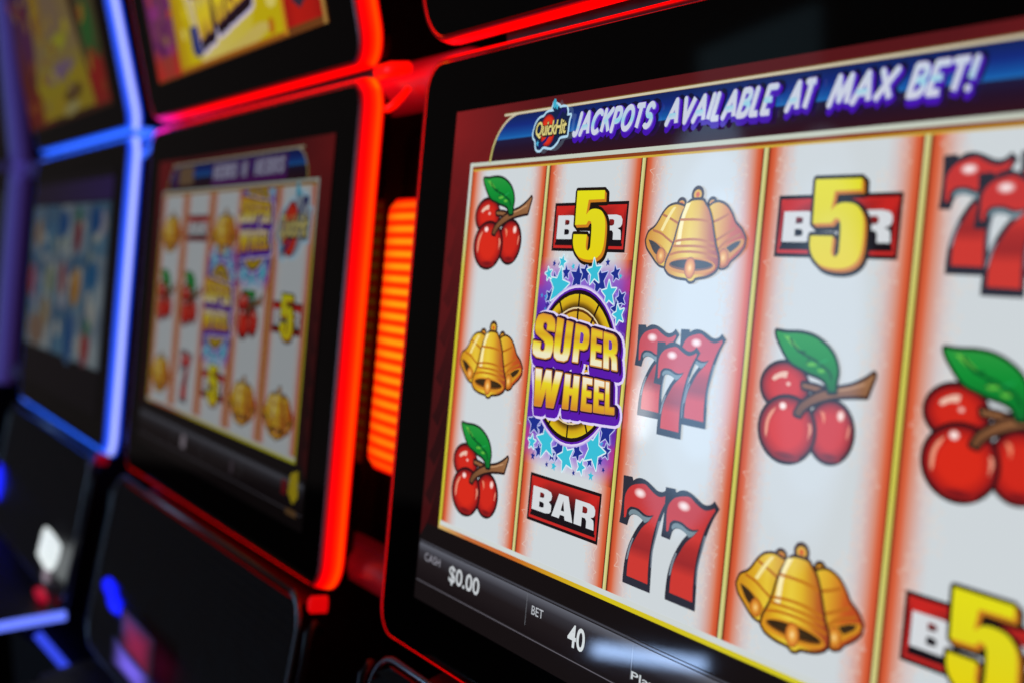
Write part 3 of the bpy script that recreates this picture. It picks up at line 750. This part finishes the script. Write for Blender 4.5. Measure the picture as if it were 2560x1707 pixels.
LED = {
    'red': [(0, -.004, (26, 0, 2)), (.03, -.008, (60, 0, 3)), (.062, -.022, (140, 0, 5)), (.085, -.04, (245, 0, 4)), (.12, -.075, (255, 2, 0)), (.15, -.115, (255, 30, 0)),
            (.165, -.15, (255, 66, 0)), (.168, -.175, (255, 8, 0)), (.164, -.195, (180, 0, 2))],
       'blue': [(0, -.004, (6, 14, 50)), (.03, -.008, (8, 34, 130)), (.062, -.022, (10, 52, 205)), (.085, -.04, (20, 72, 230)), (.12, -.075, (60, 98, 242)), (.15, -.115, (172, 180, 246)),
             (.165, -.15, (158, 168, 244)), (.168, -.18, (22, 72, 228)), (.166, -.21, (12, 44, 190))],
    'violet': [(0, -.004, (16, 12, 34)), (.03, -.008, (28, 22, 60)), (.062, -.022, (40, 34, 92)), (.085, -.04, (38, 36, 84)), (.12, -.075, (50, 48, 108)), (.15, -.115, (50, 46, 106)),
               (.165, -.16, (46, 38, 96)), (.168, -.24, (38, 28, 76)), (.168, -.32, (28, 16, 52)), (.164, -.40, (30, 14, 52))],
}
BZ = dict(a0=-.83, a1=5.72)
def light_strip(P0, prof, tint, parent, mw, st=.5, sb=.5):
    if prof is not LED['violet']: prof = [(d * .90, c * .86, col) for d, c, col in prof]
    a0, a1, b0, b1, r = P0; vs, fs, cols = [], [], []; n = None
    for d, c, col in prof:
        ring = rounded(a0 - d, a1 + d, b0 - d * st, b1 + d * sb, r + d * .7, 8); full = []
        for i, p in enumerate(ring):                    # split the long straight runs
            q = ring[(i + 1) % len(ring)]; full.append(p)
            if i % 9 == 8:
                full += [(p[0] + (q[0] - p[0]) * j / 16, p[1] + (q[1] - p[1]) * j / 16) for j in range(1, 16)]
        ring = full; n = len(ring)
        vs += [(x, y, c) for x, y in ring]; cols += [tint(x, y, col) for x, y in ring]
    for s in range(len(prof) - 1):
        for k in range(n): fs.append([s * n + k, s * n + (k + 1) % n, (s + 1) * n + (k + 1) % n, (s + 1) * n + k])
    return mesh_obj('light_strip', vs, fs, MAT['led'], parent, mw, cols, True)

def subdiv_long(P0): return P0

def machine(k, led, label, name='slot_machine', extra=0.0, kink=KINK):
    m = bpy.data.objects.new(name, None); COL.objects.link(m)
    m.location = (-PITCH * k - extra * U, 0, 0); m.empty_display_size = .2
    m['label'] = label; m['category'] = 'slot machine'; m['group'] = 'slot machines in a row'
    L, UP = M_LOW, M_LOW @ Matrix.Translation((0, 0.9 * U, 0)) @ Matrix.Rotation(kink, 4, 'X')
    prof = LED[led]
    # cabinet: one profile swept across the width
    fl = lambda b: 1.27 / U
    def drop(b, c, zt):       # follow the world's vertical down to height zt (metres)
        z = 1.27 + (-b * math.cos(LEAN) + c * math.sin(LEAN)) * U
        d = (z - zt) / U
        return (b + d * math.cos(LEAN), c - d * math.sin(LEAN))
    side = [(-4.95, .72), (-.86, -.34), (3.50, -.36), (3.62, -.10), (5.46, .22), (5.62, .30), (5.80, .95), (6.45, .06)]
    side += [drop(6.45, .06, .0), drop(6.45, -4.6, .0), (-4.6, -3.4)]
    vs = [(a, b, c) for a in (-.28, 5.28) for b, c in side]; n = len(side)
    fs = [list(range(n)), list(range(n, 2 * n))] + [[i, (i + 1) % n, n + (i + 1) % n, n + i] for i in range(n)]
    cab = mesh_obj('cabinet', vs, fs, MAT['plastic'], m, L)
    # lower and upper monitor
    low = (BZ['a0'], BZ['a1'], -.745, 3.37, .20); upp = (BZ['a0'], BZ['a1'], -3.95, -.03, .22)
    slab('screen_bezel', rounded(*low), -.003, -.30, MAT['glass'], m, L)
    slab('screen_bezel', rounded(*upp), -.003, -.30, MAT['glass'], m, UP)
    def tint(x, y, c, lo=-.745, hi=3.37):
        if -.76 < x < 5.66 and (y <= lo or y >= hi):      # the level runs glow in one plain colour
            if led == 'red': c = (c[0], 0, 0) if y <= lo else (c[0] * .9, 0, 0)
            if led == 'violet': c = mix(c, (14, 10, 30), .75)
            if led == 'blue': c = mix(c, (30, 88, 236), .80) if y <= lo else (40, 100, 250)
        if led == 'red' and k == 1 and x < .1:      # the blue neighbour's reflected glow, painted into this end of the strip
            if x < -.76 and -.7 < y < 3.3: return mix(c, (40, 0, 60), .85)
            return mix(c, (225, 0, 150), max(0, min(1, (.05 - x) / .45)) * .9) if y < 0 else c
        return c
    def top_tint(x, y, c):
        c = tint(x, y, c)
        return tuple(min(255, v * 1.5) for v in c) if y < -.70 and led == 'red' else c
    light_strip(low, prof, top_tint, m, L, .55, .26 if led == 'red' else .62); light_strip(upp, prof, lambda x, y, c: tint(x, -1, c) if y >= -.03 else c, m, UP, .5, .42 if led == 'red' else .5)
    # louvred front below the screen
    lp = rounded(-.5, 5.8, 3.46, 5.46, .28, 6)
    lv = lambda b: .12 + .115 * (b - 3.45)
    vs, fs = [], []; q = []
    rows = 22
    for i in range(rows + 1):
        b = 3.47 + (5.44 - 3.47) * i / rows
        ins = 0
        if b < 3.74: ins = .28 - math.sqrt(max(0, .28 ** 2 - (3.74 - b) ** 2))
        if b > 5.18: ins = .28 - math.sqrt(max(0, .28 ** 2 - (b - 5.18) ** 2))
        for dc, db in ((.05, 0), (0, .016)):
            vs += [(-.5 + ins, b + db, lv(b) + dc), (5.8 - ins, b + db, lv(b) + dc)]
    for i in range(len(vs) // 2 - 1): fs.append([2 * i, 2 * i + 1, 2 * i + 3, 2 * i + 2])
    lou = mesh_obj('louvre_panel', vs, fs, MAT['louvre'], m, L)
    vs, fs = tube_mesh([(x, y, lv(y) + .02) for x, y in rounded(-.53, 5.83, 3.43, 5.47, .30, 8)] + [(5.83 - .30, 3.43, lv(3.43) + .02)], .026, 8)
    mesh_obj('trim', vs, fs, MAT['rim'], lou, ZERO, None, True)
    # side flange with a soft upper corner, outside the louvres
    for a in (-.72, 6.0):
        vs, fs = tube_mesh([(a - .1, 3.66, lv(3.62) - .12), (a - .03, 3.60, lv(3.62) - .06), (a, 3.66, lv(3.66)), (a - .01, 3.9, lv(3.9) - .02), (a - .02, 5.4, lv(5.4) - .02)], .04, 8)
        mesh_obj('side_trim', vs, fs, MAT['louvre'], m, L, None, True)
    # button deck: a level shelf with a light strip along its edge
    dk = lambda c: 5.46 + .145 * (c - .345)
    vs = []
    for a, b_, c in ((.6, 0, .30), (5.86, 0, .30), (5.86, 0, 1.75), (5.6, 0, 2.0), (.86, 0, 2.0), (.6, 0, 1.75)):
        vs.append((a, dk(c) + .02, c))
    vs += [(a, b + .13, c) for a, b, c in vs]; nn = 6
    fs = [list(range(nn)), list(range(nn, 2 * nn))] + [[i, (i + 1) % nn, nn + (i + 1) % nn, nn + i] for i in range(nn)]
    deck = mesh_obj('button_deck', vs, fs, MAT['plastic'], m, L)
    edge = [(5.90, dk(.34) + .07, .34), (5.90, dk(1.72) + .07, 1.72), (5.63, dk(2.03) + .07, 2.03), (.8, dk(2.03) + .07, 2.03)]
    ec = {'red': (255, 6, 0), 'blue': (96, 116, 240), 'violet': (70, 50, 140)}[led]
    vs, fs = tube_mesh(edge, .066, 8); mesh_obj('deck_light', vs, fs, MAT['led'], deck, ZERO, [ec] * len(vs), True)
    vs, fs = tube_mesh([(5.64, 5.84, .62), (5.64, 6.45, .10), (5.64, 7.6, -.02)], .06, 8)
    ec2 = {'red': (200, 4, 0), 'blue': (44, 62, 200), 'violet': (40, 30, 90)}[led]
    mesh_obj('belly_light', vs, fs, MAT['led'], m, L, [ec2] * len(vs), True)
    # clear red lens at the upper right corner of the louvres
    if k < 3:
        slab('corner_lens', rounded(5.80, 5.885, 3.40, 3.54, .04, 4), .10, -.05, MAT['led'], m, L, .02, (180, 2, 4) if k != 2 else (96, 0, 12))
    # hinge tubes that bridge the gap to the next machine
    if k > 0:
        hin = {'red': ((250, 6, 22), (96, 0, 6)), 'blue': (( 30, 70, 215), (4, 10, 60)), 'violet': ((40, 30, 90), (10, 6, 24))}[led]
        for b, r, g in ((-.775, .205, 1.0), (3.17, .19, .46)):
            vs, fs = tube_mesh([(5.30 + .073 * i, b, -.45) for i in range(23)], [r * (1 if i % 22 else .8) for i in range(23)], 24)
            cols = []
            for x, y, z in vs:                          # strip light and pink highlight painted into its glow, strongest along its middle
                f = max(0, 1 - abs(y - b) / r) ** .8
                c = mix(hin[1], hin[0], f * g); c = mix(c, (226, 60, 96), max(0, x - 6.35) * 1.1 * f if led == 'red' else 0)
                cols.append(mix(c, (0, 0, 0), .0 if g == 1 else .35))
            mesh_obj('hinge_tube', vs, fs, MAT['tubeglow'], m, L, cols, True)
        hs = {'red': (255, 6, 0), 'blue': (50, 100, 245), 'violet': (50, 40, 110)}[led]
        vs, fs = tube_mesh([(5.80, -.84, -.13), (6.02, -.85, -.15), (6.2, -.85, -.19)], [.06, .062, .05], 10)
        mesh_obj('hinge_light', vs, fs, MAT['led'], m, L, [hs] * len(vs), True)
        vs, fs = tube_mesh([(6.20, -.70, -.22), (6.18, -.62, -.17), (6.10, -.555, -.14), (6.0, -.535, -.14), (5.92, -.545, -.15)], [.024, .03, .032, .03, .024], 8)
        mesh_obj('hinge_light', vs, fs, MAT['led'], m, L, [hs] * len(vs), True)
    return m

def wall_lamp(m):
    """Ribbed orange lamp column standing in the gap on the right of a machine."""
    vs = [(a, b, c) for a in (5.30, 6.82) for b, c in ((-.40, -.66), (2.9, -.66), (2.9, -2.0), (-.40, -2.0))]
    mesh_obj('side_pillar', vs, [[0, 1, 2, 3], [4, 5, 6, 7], [0, 1, 5, 4], [1, 2, 6, 5], [2, 3, 7, 6], [3, 0, 4, 7]], MAT['plastic'], m, M_LOW)
    a0, a1, b0, b1, ribs = 5.38, 6.72, .13, 2.40, 22
    vs, fs, cols = [], [], []; nb, na = ribs * 8, 14
    for i in range(nb + 1):
        f = i / nb; b = b0 + (b1 - b0) * f
        w_ = .5 - .5 * math.cos(2 * math.pi * f * ribs)
        endf = min(1, min(f, 1 - f) * ribs * 1.2)
        for j in range(na + 1):
            t = j / na; ang = math.pi * t
            rad = (.67 + .003 * w_) * (.90 + .10 * endf)
            x = (a0 + a1) / 2 - rad * math.cos(ang); c = -.56 + (.12 + .006 * w_) * math.sin(ang) ** .5 * (.5 + .5 * endf)
            vs.append((x, b, c))
            side = min(1, math.sin(ang) * 1.15)
            col = mix((255, 30, 0), (255, 156, 14), w_ ** 1.2 * (.55 + .45 * math.sin(math.pi * min(1, f * .75 + .2))))
            col = mix((240, 10, 0), col, side * min(1, endf + .1)); cols.append(col)
    for i in range(nb):
        for j in range(na): q = i * (na + 1) + j; fs.append([q, q + 1, q + na + 2, q + na + 1])
    mesh_obj('side_lamp', vs, fs, MAT['lamp'], m, M_LOW, cols, True)

def disc(name, parent, mw, a, b, c, r, col, mat='lamp', h=.05, n=20, ry=None):
    ry = ry or r
    vs = [(a, b, c + h)] + [(a + r * .8 * math.cos(2 * math.pi * k / n), b + ry * .8 * math.sin(2 * math.pi * k / n), c + h) for k in range(n)]
    vs += [(a + r * math.cos(2 * math.pi * k / n), b + ry * math.sin(2 * math.pi * k / n), c) for k in range(n)]
    fs = [[0, 1 + k, 1 + (k + 1) % n] for k in range(n)] + [[1 + k, 1 + n + k, 1 + n + (k + 1) % n, 1 + (k + 1) % n] for k in range(n)]
    return mesh_obj(name, vs, fs, MAT[mat], parent, mw, [col] * len(vs))

# ------------------------------------------------------------------ floor
def floor():
    n = 24; s = 7.0
    me = bpy.data.meshes.new('floor')
    me.from_pydata([(-s - 3, -s, 0), (s, -s, 0), (s, s, 0), (-s - 3, s, 0)], [], [[0, 1, 2, 3]])
    mt = principled('carpet', (0.03, 0.008, 0.012), 0.95)
    nt = mt.node_tree; p = nt.nodes['Principled BSDF']
    v = nt.nodes.new('ShaderNodeTexVoronoi'); v.inputs['Scale'].default_value = 3.0
    tc = nt.nodes.new('ShaderNodeTexCoord'); nt.links.new(tc.outputs['Object'], v.inputs['Vector'])
    r = nt.nodes.new('ShaderNodeValToRGB')
    r.color_ramp.elements[0].color = (0.06, 0.012, 0.016, 1); r.color_ramp.elements[1].color = (0.015, 0.006, 0.014, 1)
    nt.links.new(v.outputs['Distance'], r.inputs['Fac']); nt.links.new(r.outputs['Color'], p.inputs['Base Color'])
    me.materials.append(mt)
    o = link('floor', me); o['kind'] = 'structure'
floor()

# ------------------------------------------------------------------ the machines, nearest first
near = machine(0, 'red', 'nearest slot machine, its sharp bright screen full of cherries, bells and red sevens')
A = Art(.0003); screen_base(A)
scr = A.build('game_screen', MAT['disp'], near, M_LOW)
fill_reels(scr, [(CH, BE, CH), (FB, WH, BA), (BE, S3, S2), (FB, CH, BE), (S3, CH, FB)], MAT['disp'])
A = Art(TOP); banner_shape(A); banner_text(A)
ban = A.build('banner', MAT['disp'], scr, ZERO)
art_logo().build('fireball_badge', MAT['disp'], scr, Matrix.Translation((0, 0, TOP + .0012)))
A = Art(TOP); meter_base(A)
put_text(A, 'CASH', -.175, 2.658, .06, 2.712, (150, 148, 158), .0)
put_text(A, '$0.00', .20, 2.662, .625, 2.79, (196, 200, 204), .018)
put_text(A, 'BET', 1.28, 2.666, 1.412, 2.718, (190, 194, 200), .0)
put_text(A, '40', 1.69, 2.662, 1.868, 2.792, WHITE, .02)
put_text(A, 'Play 200', 2.326, 2.752, 2.80, 2.808, (200, 204, 208), .01)
A.build('credit_meter', MAT['disp'], scr, ZERO)
A = Art(.0003)
A.rect(-.25, -3.5, 5.25, -.40, (8, 7, 8)); A.build('top_screen', MAT['disp_dim'], near, M_UP)

mid = machine(1, 'red', 'red-lit slot machine between the sharp nearest machine and the blue-lit one')
wall_lamp(mid)
A = Art(.0003); screen_base(A); scr = A.build('game_screen', MAT['disp_far'], mid, M_LOW)
fill_reels(scr, [(BE, CH, BE), (BA, CH, 'seven_symbol'), (BE, None, FB), (None, CH, BE), (QH, FB, BE)], MAT['disp_far'])
art_wheel().build(WH, MAT['disp_far'], scr, Matrix.Translation((2 * U, -(1.22 - .418) * U, TOP)))
# the second wheel has only half rolled in: its top is cut off by the frame of the reels
art_wheel(True, lambda p: (p[0], max(p[1], .072))).build(WH, MAT['disp_far'], scr, Matrix.Translation((3 * U, .018 * U, TOP + .0003)))
A = Art(TOP); banner_shape(A, .2, 4.755)
A.rect(.62, -.265, 1.20, -.06, (122, 96, 70)); A.rect(.36, -.25, .60, -.02, (66, 24, 84))
for x0, x1 in ((1.95, 2.75), (2.9, 3.14), (3.3, 4.15)):
    A.rect(x0 - .06, -.26, x1 + .06, -.03, (80, 34, 104)); n_ = int((x1 - x0) / .155)
    for i in range(n_):
        xa = x0 + (x1 - x0) * i / n_
        o, h = glyph('HEBRSUPL'[i % 8], ((xa + .02, -.235), (xa + .15, -.235), (xa, -.085), (xa + .13, -.085)))
        A.poly(o, (178, 180, 206), h)
A.rect(1.9, -.055, 4.2, -.02, (90, 10, 100))
A.build('banner', MAT['disp_far'], scr, ZERO)
A = Art(TOP); meter_base(A)
A.rect(1.55, 2.66, 1.72, 2.80, (150, 140, 150)); A.rect(3.3, 2.68, 3.38, 2.80, (80, 70, 80))
A.poly(smooth([(4.95, 2.55), (5.12, 2.50), (5.16, 2.72), (5.05, 2.8), (4.92, 2.72)]), (186, 164, 30)); A.rect(4.75, 2.62, 4.88, 2.75, (110, 24, 30)); A.rect(4.9, 2.85, 5.15, 2.9, (110, 80, 50))
A.build('credit_meter', MAT['disp_far'], scr, ZERO)
# its upper screen: yellow card with the tilted wheel sign, violet strip at the left, red field at the right
A = Art(.0003)
A.rect(-.22, -3.55, 5.2, -.40, (120, 66, 26)); A.rect(-.2, -3.5, .78, -.42, lambda x, y: ramp([(-1.1, (112, 34, 108)), (-.72, (112, 30, 92)), (-.6, (196, 30, 30)), (-.4, (204, 34, 30))], y))
A.grid([-.2, .1, .35, .78], [-3.5, -1.2, -.8, -.62, -.42], lambda x, y: mix(ramp([(-1.1, (112, 34, 108)), (-.72, (120, 50, 92)), (-.6, (190, 40, 30)), (-.4, (200, 34, 30))], y), (112, 84, 60), .5 - abs(x - .3)))
A.grid([.78, 1.3, 2.6, 4.2], [-3.5, -2, -1.2, -.8, -.42], lambda x, y: mix((208, 184, 12), (176, 120, 18), max(0, 1 - abs(x - .85) / .4) * .9))
A.poly(smooth([(.95, -1.9), (1.3, -1.2), (1.5, -.72), (1.62, -.43), (2.2, -.43), (3.2, -.46), (3.4, -.7), (3.2, -1.3), (2.8, -1.9)]), lambda x, y: mix((224, 204, 130), (216, 196, 60), (x - 1.4) / 1.6))
A.poly(smooth([(1.35, -.86), (1.8, -.84), (1.78, -.56), (1.5, -.52), (1.34, -.6)]), (44, 54, 120))
A.poly(smooth([(2.0, -.44), (3.2, -.44), (3.9, -.56), (3.5, -.62), (2.8, -.52)]), (214, 190, 96)); A.rect(.8, -.46, 4.2, -.42, (176, 104, 24))
A.rect(4.16, -3.5, 4.24, -.42, (214, 140, 30)); A.rect(4.24, -3.5, 5.10, -.47, (214, 32, 20))
A.poly(smooth([(4.45, -.78), (4.8, -.82), (4.86, -.7), (4.62, -.6), (4.46, -.68)]), (60, 44, 60)); A.poly(smooth([(4.5, -.84), (4.76, -.86), (4.76, -.74), (4.6, -.70)]), (210, 180, 130))
A.rect(5.10, -3.5, 5.18, -.40, (178, 132, 66)); A.grid([4.24, 4.5, 4.9, 5.10], [-3.5, -1.2, -.9, -.47], lambda x, y: mix((214, 32, 20), (150, 20, 16), abs(x - 4.65) / .6))
A.poly(smooth([(4.45, -.78), (4.8, -.82), (4.86, -.7), (4.62, -.6), (4.46, -.68)]), (60, 44, 60)); A.poly(smooth([(4.5, -.84), (4.76, -.86), (4.76, -.74), (4.6, -.70)]), (210, 180, 130))
rnd = random.Random(21)
for i in range(26):
    x, y = rnd.uniform(-.12, .70), rnd.uniform(-2.2, -.72)
    A.ell(x, y, rnd.uniform(.05, .14), rnd.uniform(.04, .1), rnd.choice(((150, 110, 70), (140, 50, 120), (90, 24, 90), (170, 60, 60))), 10)
for i in range(22):
    x, y = rnd.choice((rnd.uniform(.85, 1.35), rnd.uniform(3.5, 4.1))), rnd.uniform(-2.0, -.5)
    A.ell(x, y, rnd.uniform(.05, .16), rnd.uniform(.04, .1), rnd.choice(((232, 214, 110), (196, 120, 20), (224, 200, 20), (206, 150, 30))), 10, rnd.uniform(-.6, .6))
ts = A.build('top_screen', MAT['disp_top'], mid, M_UP)
ct, st = math.cos(-.085) * 1.95, math.sin(-.085) * 1.95
wx = art_wheel(False, lambda p: (2.45 + (p[0] - .5) * ct - (p[1] - .6) * st, -.90 + (p[0] - .5) * st + (p[1] - .6) * ct), (34, 18, 26), True)
wx.build('wheel_sign', MAT['disp_top'], ts, Matrix.Translation((0, 0, .0006)))
lv = lambda b: .12 + .115 * (b - 3.45) + .04
disc('deck_button', mid, M_LOW, .24, 4.66, lv(4.66), .34, (14, 26, 255), ry=.11); disc('deck_button', mid, M_LOW, .56, 4.76, lv(4.76), .34, (14, 26, 255), ry=.11)
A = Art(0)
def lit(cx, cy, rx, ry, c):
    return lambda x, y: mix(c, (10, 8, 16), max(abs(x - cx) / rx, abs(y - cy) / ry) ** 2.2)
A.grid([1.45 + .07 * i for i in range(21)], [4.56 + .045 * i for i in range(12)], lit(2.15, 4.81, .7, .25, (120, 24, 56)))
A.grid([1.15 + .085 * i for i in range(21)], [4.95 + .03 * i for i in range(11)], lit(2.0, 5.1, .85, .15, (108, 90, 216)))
A.build('painted_reflection', MAT['lamp'], mid, M_LOW @ Matrix.Translation((0, 0, lv(5.0) * U + .012)))  # blurred red and lavender reflection, painted as a softly edged glowing patch

far = machine(2, 'blue', 'slot machine edged in bright blue light, its game screen pale and icy')
A = Art(.0003)
A.rect(-.75, -.42, 5.2, 3.0, (20, 16, 24))
A.grid([-.75, 1, 3, 5.15], [-.3, -.1, .02], lambda x, y: mix((50, 40, 66), (66, 44, 120), x / 5))
def ice(x, y):
    f = ((x + .72) / 1.17) % 1.0
    c = mix((196, 206, 208), (96, 146, 180), .5 + .5 * math.sin(int((x + .72) / 1.17) * 2.1 + int(y / .8) * 1.7))
    return mix(c, (60, 84, 120), .7 if (f < .07 or f > .93) else .15 + .2 * math.sin(y * 7.9))
A.grid([-.72 + .0731 * i for i in range(81)], [.05 + .08 * i for i in range(30)], ice)
rnd = random.Random(8)
for i in range(60):
    x, y = rnd.uniform(-.5, 4.9), rnd.uniform(.25, 2.15)
    A.ell(x, y, rnd.uniform(.06, .22), rnd.uniform(.06, .18), rnd.choice(((214, 216, 206), (206, 208, 200), (110, 150, 176), (60, 120, 170), (176, 170, 190), (150, 170, 160))), 10)
ic = A.build('game_screen', MAT['disp_ice'], far, M_LOW)
for n_, (x, y, rx, ry, c) in enumerate(((2.0, .35, .45, .22, (20, 90, 160)), (4.25, .3, .4, .22, (20, 90, 160)), (3.15, .5, .28, .3, (150, 40, 44)), (-.1, .5, .32, .25, (170, 130, 90)), (1.2, 1.25, .3, .25, (150, 160, 110)),
                        (-.4, 1.3, .3, .3, (190, 80, 100)), (2.2, 1.2, .3, .28, (176, 100, 96)), (3.2, 1.3, .34, .3, (216, 150, 44)), (4.3, 1.1, .36, .22, (24, 110, 170)), (1.0, 1.8, .3, .3, (180, 150, 90)),
                        (.3, 2.1, .8, .28, (160, 130, 110)), (3.0, 2.05, .36, .42, (24, 90, 160)), (4.15, 2.1, .3, .3, (180, 50, 50)), (4.2, 1.85, .2, .14, (40, 130, 90)), (3.1, .22, .2, .12, (40, 130, 90)))):
    A = Art(.0008); A.ell(x, y, rx, ry, [(0, c), (.7, c), (1, mix(c, (150, 170, 180), .5))], 20)
    A.build('ice_symbol', MAT['disp_ice'], ic, Matrix.Translation((0, 0, n_ * 1e-5)))
A = Art(.0003)
A.rect(-1.0, -3.6, 5.2, -.36, (84, 50, 30)); A.grid([-1.0, .5, 1.2], [-3.6, -2, -1.2, -.8, -.4], lambda x, y: ramp([(-2, (96, 50, 110)), (-1.2, (130, 50, 40)), (-.4, (140, 40, 40))], y))
A.grid([4.0, 4.6, 5.1], [-3.6, -2, -1.3, -.9, -.42], lambda x, y: ramp([(-2.4, (150, 90, 70)), (-1.4, (60, 120, 60)), (-.8, (180, 50, 40)), (-.4, (180, 50, 40))], y))
A.poly(smooth([(-.2, -.45), (.4, -1.2), (.9, -2.2), (1.5, -3.3), (2.4, -3.5), (3.3, -2.6), (3.8, -1.5), (4.2, -.45)]), lambda x, y: ramp([(-3, (190, 160, 40)), (-2, (178, 150, 96)), (-1.4, (176, 150, 100)), (-1, (200, 178, 40)), (-.4, (200, 170, 40))], y), cuts=(-2.6, -2, -1.4, -1, -.7))
for x, y, rx, ry, c, e in ((2.2, -2.0, 1.1, .8, (170, 140, 110), (180, 152, 90)), (1.2, -2.3, .5, .7, (196, 150, 50), (180, 146, 80)), (2.4, -1.5, .9, .16, (206, 204, 50), (182, 156, 80)), (2.3, -1.1, 1.2, .15, (150, 118, 176), (184, 160, 70)),
                         (2.9, -.72, .8, .14, (96, 56, 36), (196, 168, 44)), (2.6, -.52, .7, .1, (200, 190, 130), (196, 168, 44)), (4.5, -1.5, .5, .5, (60, 130, 60), (110, 90, 60)), (4.6, -.8, .5, .35, (196, 44, 36), (176, 50, 40)), (.1, -.7, .4, .3, (150, 40, 30), (150, 60, 36)), (.2, -1.8, .5, .5, (110, 50, 110), (120, 50, 60))):
    A.ell(x, y, rx, ry, [(0, c), (.5, c), (1, e)], 20, -.06)
rnd = random.Random(12)
for i in range(70):
    x, y = rnd.uniform(-.8, 5.0), rnd.uniform(-3.2, -.5)
    inn = abs(x - 2.0) < 2.2 - (-.45 - y) * .6
    A.ell(x, y, rnd.uniform(.06, .2), rnd.uniform(.05, .13), rnd.choice(((216, 196, 50), (190, 130, 40), (170, 140, 90), (206, 170, 40)) if inn else ((150, 50, 36), (180, 90, 40), (70, 100, 50), (110, 40, 80), (200, 150, 50))), 10, rnd.uniform(-.6, .6))
A.build('top_screen', MAT['disp_dim'], far, M_UP)
A = Art(0)
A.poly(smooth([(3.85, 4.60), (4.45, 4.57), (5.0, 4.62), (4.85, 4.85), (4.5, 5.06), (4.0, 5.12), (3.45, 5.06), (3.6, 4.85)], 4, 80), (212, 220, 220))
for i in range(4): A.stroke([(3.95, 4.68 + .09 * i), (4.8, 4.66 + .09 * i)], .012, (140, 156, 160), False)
A.build('card_reader', MAT['lamp'], far, M_LOW @ Matrix.Translation((.85 * U, 0, lv(4.85) * U + .012)))
disc('status_lamp', far, M_LOW, 4.7, 5.27, lv(5.27), .12, (120, 108, 118))
disc('deck_button', far, M_LOW, -.2, 4.80, lv(4.8), .34, (14, 26, 255)); disc('deck_button', far, M_LOW, 1.5, 5.62, .95, .34, (20, 34, 230))
disc('deck_button', far, M_LOW, 5.2, 5.42, .5, .32, (150, 8, 36), h=.08, ry=.08)

KL = math.radians(9.5)
last = machine(3, 'violet', 'farthest slot machine, only its dim violet light strip showing at the left edge', extra=1.95, kink=KL)
A = Art(.0003); A.rect(-.25, -3.5, 5.25, -.40, (40, 26, 34)); A.build('top_screen', MAT['disp_dim'], last, M_LOW @ Matrix.Translation((0, 0.9 * U, 0)) @ Matrix.Rotation(KL, 4, 'X'))
A = Art(.0003); A.rect(-.25, -.3, 5.25, 2.9, (60, 70, 80)); A.build('game_screen', MAT['disp_dim'], last, M_LOW)
